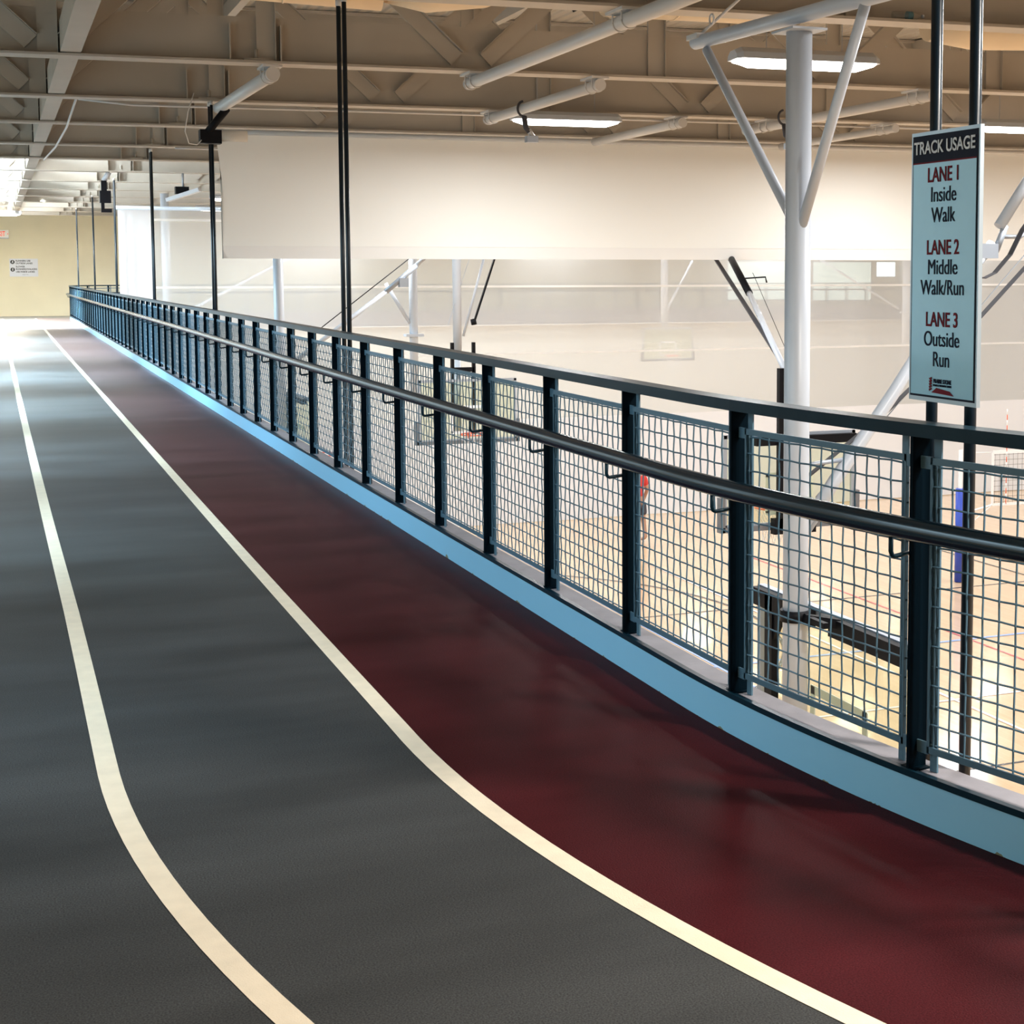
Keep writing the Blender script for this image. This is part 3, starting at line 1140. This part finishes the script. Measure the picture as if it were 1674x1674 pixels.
# nearest backstop, seen from behind over the railing
t, c, d, l = backstop((4.09, 7.22), (1, 0), 'large near basketball backstop on a thick white mast with V struts behind the railing', detail=3)
mx, my = 3.86, 7.27
MB().tube([(mx, my, 2.74), (mx, my, -1.55)], .068, 32).build('mast', M['white'], t)
MB().box(mx - .10, mx + .10, my - .12, my + .12, 2.74, 2.752).build('cap_plate', M['white'], t)
part_tube('cross_tube', [(mx, 8.58, 2.86), (mx, 6.30, 2.80)], .040, M['white'], t, 20)
part_tube('strut', [(mx, 8.42, 2.80), (mx, 7.31, 1.76)], .0275, M['white'], t)
part_tube('strut', [(mx, 6.60, 2.78), (mx, 7.23, 1.74)], .0275, M['white'], t)
mb = MB()
mb.tube([(mx, 8.5, 2.90), (4.28, 8.5, 3.27)], .009, 8)
mb.tube([Vector((mx + .07, 8.5, 2.99)) + Vector((0, math.cos(a) * .03, math.sin(a) * .03)) for a in [i * math.pi / 6 for i in range(12)]], .006, 6, closed=True)
mb.box(mx - .05, mx + .05, 8.45, 8.6, 2.87, 2.90)
mb.box(4.22, 4.36, 8.40, 8.60, 3.268, 3.285)
mb.build('hanger_link', M['offwhite'], t)
mb = MB()
mb.tube([(mx, my, -.29), (mx, my, -.35)], .082, 28)
mb.bar((mx, my - .10, -.32), (4.07, my - .14, -.36), .05, .05)
mb.bar((mx + .02, my - .08, -.32), (mx + .02, my - .30, -.32), .03, .03)
mb.build('mast_clamp', M['black'], t)
mb = MB()
mb.box(4.02, 4.066, 6.42, 7.20, -.435, -.335)
mb.box(4.02, 4.066, 7.42, 8.12, -.435, -.335)
mb.box(4.02, 4.066, 7.86, 7.95, -1.36, -.34)
mb.prism([(4.03, 7.95, -.44), (4.03, 7.75, -.44), (4.03, 7.86, -.60), (4.03, 7.95, -.60)], (.03, 0, 0))
mb.box(4.02, 4.066, 6.5, 8.0, -1.40, -1.35)
mb.build('support_frame', M['black'], t)
# fold brace with its strap
mb = MB()
mb.tube([(5.60, my, 2.42), (5.12, my, 1.755)], .032, 18)
mb.tube([(5.07, my - .01, 1.66), (4.86, my - .01, 1.44)], .030, 18)
mb.tube([(4.86, my - .01, 1.44), (4.46, my, .86), (4.10, my, .40), (mx + .05, my, .14)], [.022, .036, .036, .036], 18)
mb.tube([(6.4, my, 3.36), (5.60, my, 2.42)], .026, 16)
mb.build('fold_brace', M['white'], t)
mb = MB()
mb.tube([(5.16, my, 1.76), (5.10, my, 1.62)], .02, 10)
mb.box(4.98, 5.09, my - .04, my + .04, 1.58, 1.66)
mb.tube([(5.12, my, 1.70), (5.26, my, 1.70), (5.34, my, 1.74)], .012, 8)
mb.build('brace_joint', M['galv'], t)
MB().tube([(mx + .07, my - .02, .30), (mx + .13, my - .02, .22), (mx + .05, my - .02, .12)], .02, 10).build('brace_joint', M['galv'], t)
MB().tube([(mx + .02, my, .48), (4.14, my, .50)], .012, 8).build('link_rod', M['galv'], t)
mb = MB()
def strap(pts, w=.045):
    for a, b in zip(pts, pts[1:]):
        mb.bar(a, b, w, .004, up=(0, 1, 0) if False else (1, 0, -1))
strap([(5.50, my - .05, 2.05), (5.24, my - .05, 1.74), (5.16, my - .05, 1.60), (5.06, my - .05, 1.50), (4.99, my - .05, 1.47), (4.90, my - .05, 1.49)])
strap([(5.75, my + .03, 1.93), (5.17, my + .03, 1.39), (4.88, my + .03, 1.12), (4.42, my + .03, .74), (3.95, my + .03, .42)])
mb.build('safety_strap', M['strap'], t)
mb = MB(); mb.tube([(5.75, my + .04, 2.02), (5.17, my + .04, 1.45), (4.42, my + .04, .70), (4.0, my + .04, .30)], .0035, 5)
mb.build('cable', M['galv'], t)

# second backstop, its back to the camera, behind the mast
t, c, d, l = backstop((8.33, 15.85), (0, 1), 'black-framed glass backboard just behind the near white mast, orange rim facing away', width=1.70)
bx = 8.15
mb = MB()
mb.box(bx - .035, bx + .035, 15.70, 15.77, -1.42, .42)
mb.box(bx - .30, bx + 1.0, 15.74, 15.82, -.46, -.36)
mb.box(bx - .02, bx + .25, 15.72, 15.80, -.18, .02)
mb.box(bx - .09, bx + .45, 15.70, 15.80, -1.48, -1.30)
mb.build('support_frame', M['black'], t)
part_tube('mast', [(8.31, 15.6, -.2), (8.31, 15.6, ZB - .1)], .06, M['white'], t)
mb = MB(); mb.box(bx + .06, bx + .10, 15.68, 15.71, -1.25, -.4)
for q in range(9): mb.box(bx + .10, bx + .16, 15.68, 15.71, -1.22 + q * .09, -1.20 + q * .09)
mb.build('height_gauge', M['offwhite'], t)
part_tube('brace', [(8.27, 15.75, .28), (9.45, 19.2, 1.22)], .038, M['white'], t)
part_tube('brace_sleeve', [(9.45, 19.2, 1.22), (10.3, 21.9, 2.0)], .05, M['black'], t)
mb = MB(); mb.bar((8.30, 15.70, .27), (10.15, 22.0, 1.85), .06, .02); mb.box(8.24, 8.34, 15.66, 15.74, .2, .28)
mb.build('safety_strap', M['strap'], t)
mb = MB(); mb.tube([(8.5, 15.8, .1), (9.7, 19.6, 1.5)], .004, 5)
mb.tube([(9.75, 20, 1.42), (10.1, 20, 1.44), (10.12, 20, 1.36)], .012, 6)
mb.build('cable', M['black'], t)

# third backstop, facing the camera
t, c, d, l = backstop((7.42, 26.07), (0, -1), 'distant basketball backstop with two short black uprights, left of the middle', width=1.75)
part_tube('mast', [(7.33, 26.35, .05), (7.33, 26.35, ZB)], .075, M['white'], t)
part_tube('mast', [(7.33, 26.35, .05), (7.33, 26.35, -1.3)], .055, M['white'], t)
mb = MB()
for s_ in (-1, 1): mb.box(7.38 + s_ * .19 - .028, 7.38 + s_ * .19 + .028, 26.16, 26.22, -1.3, .30)
mb.box(7.19, 7.57, 26.16, 26.22, -.21, -.13)
mb.build('support_frame', M['black'], t)
mb = MB(); mb.bar((7.62, 26.3, .65), (8.05, 26.3, 1.9), .05, .03); mb.tube([(7.60, 26.3, .70), (7.62, 26.3, .60)], .05, 8)
mb.build('safety_strap', M['black'], t)
mb = MB(); mb.tube([(7.45, 26.4, .40), (7.85, 26.4, 1.8)], .022, 10)
mb.build('brace', M['white'], t)
mb = MB(); mb.tube([(7.15, 26.3, .6), (7.6, 26.3, 1.9)], .005, 5); mb.build('cable', M['galv'], t)

# fourth backstop at the court side, same kind as the nearest
t, c, d, l = backstop((4.15, 23.75), (1, 0), 'far basketball backstop whose white mast shows below the left end of the cream curtain')
part_tube('mast', [(3.88, 23.8, 2.74), (3.88, 23.8, -1.5)], .075, M['white'], t)
mb = MB()
mb.box(4.05, 4.12, 23.0, 24.5, -.42, -.34); mb.box(4.05, 4.12, 24.35, 24.45, -1.36, -.34)
mb.build('support_frame', M['black'], t)
mb = MB(); mb.tube([(4.0, 23.8, .10), (5.55, 23.8, 1.25)], .035, 12); mb.tube([(5.92, 23.8, 1.56), (6.4, 23.8, 2.0)], .035, 12)
mb.build('fold_brace', M['white'], t)
mb = MB(); mb.tube([(5.5, 23.8, 1.21), (5.98, 23.8, 1.61)], .042, 12); mb.box(5.70, 5.84, 23.72, 23.84, 1.28, 1.42)
mb.build('brace_sleeve', M['galv'], t)
mb = MB(); mb.tube([(4.4, 23.75, .6), (5.9, 23.75, 1.75)], .008, 6); mb.build('cable', M['black'], t)

# masts beyond
def far_mast(x, y, label, zbot, strut=None, r=.075, collar=None, name='backstop_mast'):
    t = thing(name, (x, y, zbot), label, 'mast', 'far backstop masts')
    part_tube('mast_tube', [(x, y, zbot), (x, y, ZB)], r, M['white'], t)
    if strut: part_tube('strut', strut, .035, M['white'], t)
    if collar: MB().box(x - .17, x + .17, y - .12, y + .12, collar, collar + .05).build('collar', M['white'], t)
    return t


far_mast(7.22, 29.0, 'white round mast with a collar plate left of the distant two-upright backstop', -.9, [(6.7, 29, 1.3), (7.15, 29, .55)], .08, .30)
far_mast(3.84, 40.0, 'white mast dimly seen through the mesh left of the cream curtain', 0, [(3.84, 40, .3), (7.0, 40, 1.95)], .10)
far_mast(28.0, 45.0, 'white mast dimly seen through the mesh beside the near sign', -1.6, [(24.6, 45, 2.0), (27.7, 45, .3)], .13, .15)
t, c, d, l = backstop((20.6, 48.0), (0, -1), 'faint backboard seen through the white mesh curtain right of the middle')
part_tube('mast', [(20.6, 48.3, ZB), (20.6, 48.3, -.3)], .12, M['white'], t)
part_tube('brace', [(20.7, 48.4, 0.2), (22.6, 50.5, 1.9)], .04, M['white'], t)

# ------------------------------------------------------------------ lane usage sign
SX, SYL, SYR, SZ0, SZ1 = 2.375, 3.795, 3.462, 1.143, 1.888
sg = thing('track_usage_sign', (SX, (SYL + SYR) / 2, SZ0), 'tall pale blue metal sign reading TRACK USAGE, fixed to the near pair of rods', 'sign')
MB().box(SX, SX + .012, SYR, SYL, SZ0, SZ1).build('sign_panel', M['alu'], sg)
MB().box(SX - .0015, SX, SYR + .008, SYL - .008, SZ0 + .012, SZ1 - .010).build('border', M['navy'], sg)
MB().box(SX - .0025, SX - .0015, SYR + .013, SYL - .013, SZ0 + .018, SZ1 - .085).build('sign_face', M['signface'], sg)
MB().box(SX - .0030, SX - .0016, SYR + .013, SYL - .013, SZ1 - .0875, SZ1 - .0835).build('header_line', M['signred'], sg)
ym = (SYL + SYR) / 2
H = SZ1 - SZ0
def st(body, zf, size, m_, bold=.0, sx=1., name='lettering', dx=0.):
    return text(body, size, m_, name, sg, (SX - .0035, ym + dx, SZ0 + H * zf), (0, -1, 0), (0, 0, 1), .0008, 'CENTER', bold, sx)
st('TRACK USAGE', .919, .0485, M['signwhite'], .0008, .93)
for zf, a, lines in ((.813, 'LANE 1', ('Inside', 'Walk')), (.547, 'LANE 2', ('Middle', 'Walk/Run')), (.282, 'LANE 3', ('Outside', 'Run'))):
    st(a, zf, .0565, M['signred'], .0007, .88)
    st(lines[0], zf - .073, .0590, M['signtext'], .0, .92)
    st(lines[1], zf - .148, .0590, M['signtext'], .0, .90)
lg = MB()
zl = SZ0 + H * .036
lg.prism([(SX - .0035, ym + .045, zl), (SX - .0035, ym - .065, zl - .004), (SX - .0035, ym - .045, zl + .008), (SX - .0035, ym + .02, zl + .014)], (-.0006, 0, 0))
lg.build('logo_swoosh', M['signred'], sg)
lg = MB()
for q in range(5):
    z = SZ0 + H * .040 + q * .0075
    lg.prism([(SX - .0035, ym + .056 - q * .001, z), (SX - .0035, ym + .042, z + .006), (SX - .0035, ym + .044, z + .010), (SX - .0035, ym + .058, z + .006)], (-.0006, 0, 0))
lg.build('logo_feather', M['signred'], sg)
st('PRAIRIE STONE', .072, .0165, M['signtext'], .0003, .78, 'logo_lettering', -.008)
st('SPORTS & WELLNESS CENTER', .060, .0085, M['signtext'], .0, .80, 'logo_lettering', -.008)
mb = MB()
for z in (SZ0 + .06, SZ1 - .06):
    for y in (3.54, 3.73): mb.box(SX + .012, 2.393, y - .012, y + .012, z - .01, z + .01)
mb.build('sign_clip', M['galv'], sg)

# ------------------------------------------------------------------ end wall signs
ex = thing('exit_sign', (.20, YEND - .2, 2.72), 'lit exit sign with red letters high on the cream end wall', 'sign')
MB().box(-.12, .47, YEND - .09, YEND - .001, 2.70, 2.96).build('sign_housing', M['exitbody'], ex)
text('EXIT', .235, M['exitred'], 'lettering', ex, (.06, YEND - .092, 2.755), (1, 0, 0), (0, 0, 1), .002, 'LEFT', .004, .62)
MB().prism([(.435, YEND - .092, 2.80), (.435, YEND - .092, 2.86), (.462, YEND - .092, 2.83)], (0, -.003, 0)).build('arrow', M['exitred'], ex)
MB().box(-.12, .47, YEND - .10, YEND - .001, 2.67, 2.70).build('sign_base', M['galv'], ex)
rs = thing('runners_sign', (.46, YEND - .02, 1.38), 'small silver sign with runner and walker symbols on the cream end wall', 'sign')
MB().box(.46, 1.37, YEND - .02, YEND - .001, 1.37, 1.985).build('sign_board', M['board'], rs)
def rt(b, x, z, s_=.078, bold=.002, sx=.95):
    return text(b, s_, M['blackprint'], 'lettering', rs, (x, YEND - .022, z), (1, 0, 0), (0, 0, 1), .001, 'LEFT', bold, sx)
rt('RUNNERS USE', .66, 1.885); rt('OUTSIDE LANES', .66, 1.80)
rt('SLOWER', .66, 1.685); rt('RUNNERS/WALKERS', .66, 1.60); rt('USE INSIDE LANES', .66, 1.51)
rt('PRAIRIE STONE', .86, 1.43, .03, 0)
for zc_, nm in ((1.87, 'runner'), (1.61, 'walker')):
    MB().tube([(.56, YEND - .0215, zc_), (.56, YEND - .024, zc_)], .07, 24).build(nm + '_disc', M['blackprint'], rs)
    mb = MB()
    yy = YEND - .026
    mb.tube([(.565, yy, zc_ + .042), (.565, yy - .001, zc_ + .042)], .012, 10)
    lean = .012 if nm == 'runner' else 0
    mb.bar((.56, yy, zc_ - .008), (.563 + lean, yy, zc_ + .03), .002, .018, up=(1, 0, 0))
    mb.bar((.56, yy, zc_ - .008), (.58 + lean, yy, zc_ - .05 + lean), .002, .010, up=(1, 0, 0))
    mb.bar((.56, yy, zc_ - .008), (.542 - lean, yy, zc_ - .048 + lean), .002, .010, up=(1, 0, 0))
    mb.bar((.563, yy, zc_ + .025), (.588, yy, zc_ + .004 + lean), .002, .008, up=(1, 0, 0))
    mb.bar((.563, yy, zc_ + .025), (.540, yy, zc_ + .004), .002, .008, up=(1, 0, 0))
    mb.build(nm + '_symbol', M['signwhite'], rs)
ap = MB().box(2.62, 2.93, YEND - .012, YEND - .001, 1.61, 1.85).build('access_panel', M['cream'])
tag(ap, 'small cream wall access panel right of the runners sign', 'panel')

# ------------------------------------------------------------------ things hung from the roof
t = thing('projector_arm', (2.28, 18.2, 3.1), 'black arm and motor housing clamped to the rods beside the cream curtain corner', 'bracket')
mb = MB(); mb.tube([(2.40, 17.9, 3.30), (2.16, 18.15, 2.98)], .042, 12); mb.build('arm', M['black'], t)
mb = MB(); mb.box(2.13, 2.36, 18.05, 18.22, 2.93, 3.08); mb.build('clamp_block', M['black'], t)
mb = MB(); mb.tube([(2.36, 18.1, 3.02), (2.64, 18.1, 3.02)], .062, 18); mb.build('motor', M['canvas'], t)
pts = [(2.02, 17.6, 3.42), (1.96, 17.65, 3.22), (1.93, 17.7, 3.02), (1.98, 17.8, 2.90), (2.08, 17.95, 2.90), (2.14, 18.05, 2.96)]
MB().tube(pts, .006, 6).build('cable', M['offwhite'], t)

QY = 31.92 - 31
t = thing('hanging_speaker', (1.95, 31.9, 2.6), 'small black loudspeaker column hanging above the far track', 'speaker')
MB().tube([(2.06, 31.85, 3.415), (1.96, 31.85, 3.25)], .05, 10).build('bracket', M['white'], t)
MB().box(1.91, 2.01, 31.8, 31.95, 3.03, 3.25).build('yoke', M['black'], t)
MB().box(1.88, 2.08, 31.78, 31.98, 2.83, 3.06).build('speaker_box', M['black'], t)
MB().box(1.90, 1.96, 31.8, 31.9, 2.71, 2.83).box(1.90, 2.09, 31.8, 31.92, 2.65, 2.72).build('lower_bracket', M['black'], t)

t = thing('curtain_hoist', (3.4, 31.7, 3.0), 'white winch with a black motor under the far trusses left of the cream curtain', 'winch')
MB().bar((3.10, 31.75, 2.90), (3.68, 31.45, 3.10), .16, .07).build('winch_body', M['white'], t)
MB().box(3.25, 3.5, 31.65, 31.85, 3.02, 3.16).build('winch_motor', M['black'], t)
MB().tube([(3.40, 31.75, 3.14), (3.40, 31.75, 3.42)], .02, 8).build('hanger', M['galv'], t)

for (x, y, lb) in ((5.5, 16.9, 'left of the near white mast'), (8.62, 16.6, 'just right of the near white mast')):
    t = thing('hanging_hook', (x, y, 3.0), 'dark hook and pulley on a white tube, ' + lb, 'hook', 'pulleys over the cream curtain')
    mb = MB()
    mb.tube([Vector((x, y, 3.33)) + Vector((math.cos(a) * .075, 0, math.sin(a) * .085)) for a in [math.radians(q) for q in range(100, 291, 15)]], .014, 8)
    mb.build('hook', M['strap'], t)
    MB().tube([(x, y, 3.25), (x + .02, y, 3.12), (x + .06, y, 3.08)], .03, 10).build('swivel', M['strap'], t)
    MB().box(x + .02, x + .15, y - .05, y + .05, 2.96, 3.03).build('pulley_block', M['galv'], t)
    MB().tube([(x + .05, y, 3.10), (x + .10, y, 3.02)], .03, 10).build('cable_wrap', M['offwhite'], t)

# conduits
for i, (pts, lb) in enumerate([
        ([(.90, gyx(4, .9) + .2, ZB + .03), (.93, gyx(5, .93) - .3, ZB + .02), (.92, gyx(5, .9) + .1, ZB - .03), (.90, gyx(6, .9), ZB - .03), (.82, gyx(7, .8), ZB - .02)], 'thin conduit running along the strut over the track'),
        ([(.92, gyx(4, .9) + .25, ZB + .02), (1.5, gyx(4, 1.5) + .35, ZB - .02), (4.6, gyx(4, 4.6) + .35, ZB - .012), (12.6, gyx(4, 12.6) + .35, ZB - .012)], 'thin white conduit under the fifth truss, crossing the whole view'),
        ([(2.6, gyx(6, 2.6) - .1, ZB - .013), (2.8, gyx(6, 2.8) - .1, ZB - .014), (6.0, gyx(6, 6) - .1, ZB - .014)], 'short conduit under the seventh truss by the fourth rod')]):
    o = MB().tube(pts, .014, 8).build('conduit', M['offwhite'])
    tag(o, lb, 'conduit')

# strut light seen under the broad duct
t = thing('batten_light', (6.0, 11.9, 3.9), 'slim unlit white batten hanging under the broad duct', 'batten')
MB().bar((5.35, 12.6, 3.74), (5.75, 11.6, 3.80), .09, .04).build('batten_body', M['white'], t)
MB().tube([(5.75, 11.6, 3.80), (6.35, 11.35, 3.70)], .022, 10).build('batten_stem', M['offwhite'], t)

# plastic bottle lying on the third truss
xb_, yb_ = 6.55, gyx(2, 6.55) - .075
t = thing('plastic_bottle', (xb_, yb_, ZB + .022), 'clear plastic bottle with a dark label lying on the truss flange near the top right', 'bottle')
zb_ = ZB + .022 + .034
prof = [(-.13, .020), (-.125, .032), (-.02, .033), (.04, .033), (.075, .026), (.10, .013), (.118, .013)]
mb = MB(); mb.tube([(xb_ - .02 + a, yb_ - (a) * .1, zb_) for a, r in prof], [r for a, r in prof], 16)
mb.build('bottle_body', M['bottle'], t)
MB().tube([(xb_ - .03, yb_ + .001, zb_), (xb_ + .015, yb_ - .003, zb_)], .0342, 16).build('label_band', M['label'], t)
MB().tube([(xb_ + .098, yb_ - .012, zb_), (xb_ + .115, yb_ - .0135, zb_)], .0145, 12).build('cap', M['white'], t)

# ------------------------------------------------------------------ volleyball net and post
VX, VY = 16.45, 24.45
t = thing('volleyball_post', (VX, VY, CF), 'volleyball post wrapped in a blue pad, seen through the railing at the right', 'post')
MB().tube([(VX, VY, CF + .01), (VX, VY, CF + 1.78)], .085, 20).build('blue_pad', M['bluepad'], t)
MB().tube([(VX, VY, CF), (VX, VY, CF + 2.5)], .04, 14).build('post_pole', M['offwhite'], t)
t = thing('volleyball_net', (17.0, 24.2, CF + 1.4), 'white-taped volleyball net with a red and white antenna at the right edge', 'net')
def np_(x, z): return (x, 24.45 + (x - VX) * -.04, CF + z)
mb = MB()
mb.bar(np_(17.15, 2.43), np_(26, 2.43), .01, .07)
mb.build('top_tape', M['lnwhite'], t)
mb = MB(); mb.bar(np_(17.15, 1.43), np_(26, 1.43), .01, .05)
mb.build('bottom_tape', M['lnwhite'], t)
MB().bar(np_(17.15, 1.43), np_(17.15, 2.43), .01, .05).build('side_tape', M['lnwhite'], t)
mb = MB()
for q in range(90): mb.tube([np_(17.2 + q * .1, 1.43), np_(17.2 + q * .1, 2.43)], .003, 4, cap=False)
for q in range(10): mb.tube([np_(17.15, 1.48 + q * .1), np_(26, 1.48 + q * .1)], .003, 4, cap=False)
mb.build('net_mesh', M['lnblack'], t)
mb = MB()
mb.tube([np_(VX + .05, 2.44), np_(17.15, 2.43)], .008, 6); mb.tube([np_(VX + .09, 1.30), np_(17.15, 1.43)], .02, 6)
mb.tube([(VX + .1, 24.3, CF + 1.1), np_(17.15, 1.43)], .008, 6)
mb.build('guy_rope', M['lnwhite'], t)
an = MB(); ar = MB()
for q in range(18):
    (an if q % 2 else ar).tube([np_(17.45, 1.43 + q * .1), np_(17.45, 1.53 + q * .1)], .009, 8)
an.build('antenna', M['lnwhite'], t); o = ar.build('antenna', M['orange'], t); tag(o, 'red bands of the antenna')

# ------------------------------------------------------------------ person on the far court
def person(loc, rz):
    t = thing('person', loc, 'person in a red shirt standing far off on the court, half hidden by a post', 'person', None, rz)
    def skin(name, verts, edges, radii, m_, parent):
        me = D.meshes.new(name)
        me.from_pydata(verts, edges, [])
        me.materials.append(m_)
        o = D.objects.new(name, me)
        COL.objects.link(o)
        md = o.modifiers.new('skin', 'SKIN'); md.use_smooth_shade = True
        for i, r in enumerate(radii):
            me.skin_vertices[0].data[i].radius = r if isinstance(r, tuple) else (r, r)
        me.skin_vertices[0].data[0].use_root = True
        sb = o.modifiers.new('sub', 'SUBSURF'); sb.levels = sb.render_levels = 2
        o.parent = parent
        return o
    V = [(0, 0, .95), (0, 0, 1.12), (0, 0, 1.32), (0, 0, 1.43), (0, 0, 1.52), (0, .01, 1.60), (0, 0, 1.70),
         (.19, 0, 1.39), (.25, .02, 1.12), (.24, -.10, .90), (.24, -.14, .82),
         (-.19, 0, 1.39), (-.26, .02, 1.12), (-.27, -.10, .90), (-.27, -.14, .82),
         (.10, 0, .88), (.12, -.03, .50), (.12, .03, .09), (.12, -.12, .04),
         (-.10, 0, .88), (-.13, .03, .50), (-.14, .10, .10), (-.14, -.04, .04)]
    E_ = [(0, 1), (1, 2), (2, 3), (3, 4), (4, 5), (5, 6), (3, 7), (7, 8), (8, 9), (9, 10), (3, 11), (11, 12), (12, 13), (13, 14),
          (0, 15), (15, 16), (16, 17), (17, 18), (0, 19), (19, 20), (20, 21), (21, 22)]
    R_ = [(.15, .10), (.13, .10), (.16, .11), (.08, .07), (.055, .055), (.085, .095), (.06, .07), .06, .045, .035, .03, .06, .045, .035, .03,
          .09, .06, .04, .035, .09, .06, .04, .035]
    skin('body', V, E_, R_, M['skin'], t)
    V2 = [(0, 0, .95), (0, 0, 1.12), (0, 0, 1.32), (0, 0, 1.42), (.19, 0, 1.39), (.235, .01, 1.20), (-.19, 0, 1.39), (-.24, .01, 1.20)]
    skin('shirt', V2, [(0, 1), (1, 2), (2, 3), (3, 4), (4, 5), (3, 6), (6, 7)], [(.17, .125), (.15, .12), (.18, .13), (.09, .08), .075, .07, .075, .07], M['redcloth'], t)
    V3 = [(0, 0, .93), (.11, 0, .80), (.12, -.02, .56), (-.11, 0, .80), (-.13, .02, .56)]
    skin('shorts', V3, [(0, 1), (1, 2), (0, 3), (3, 4)], [(.17, .12), .115, .10, .115, .10], M['darkcloth'], t)
    skin('hair', [(0, .02, 1.68), (0, .03, 1.74)], [(0, 1)], [(.095, .10), (.07, .08)], M['hair'], t)
    for sx in (-1, 1):
        o = MB().tube([(sx * .03, -.09, 1.635), (sx * .03, -.098, 1.635)], .009, 8).build('eye', M['black']); o.parent = t
    return t


person((12.55, 30.9, CF), math.radians(200))

# far guard rails seen through the mesh belong to the railing; ball wedge by the track edge
o = MB().tube([(-.02, 2.93, .002), (.0, 2.935, .003), (.012, 2.93, .002)], .002, 6).build('scuff_mark', M['black'])
tag(o, 'small black rubber crumb on the grey lane at the lower left', 'crumb')
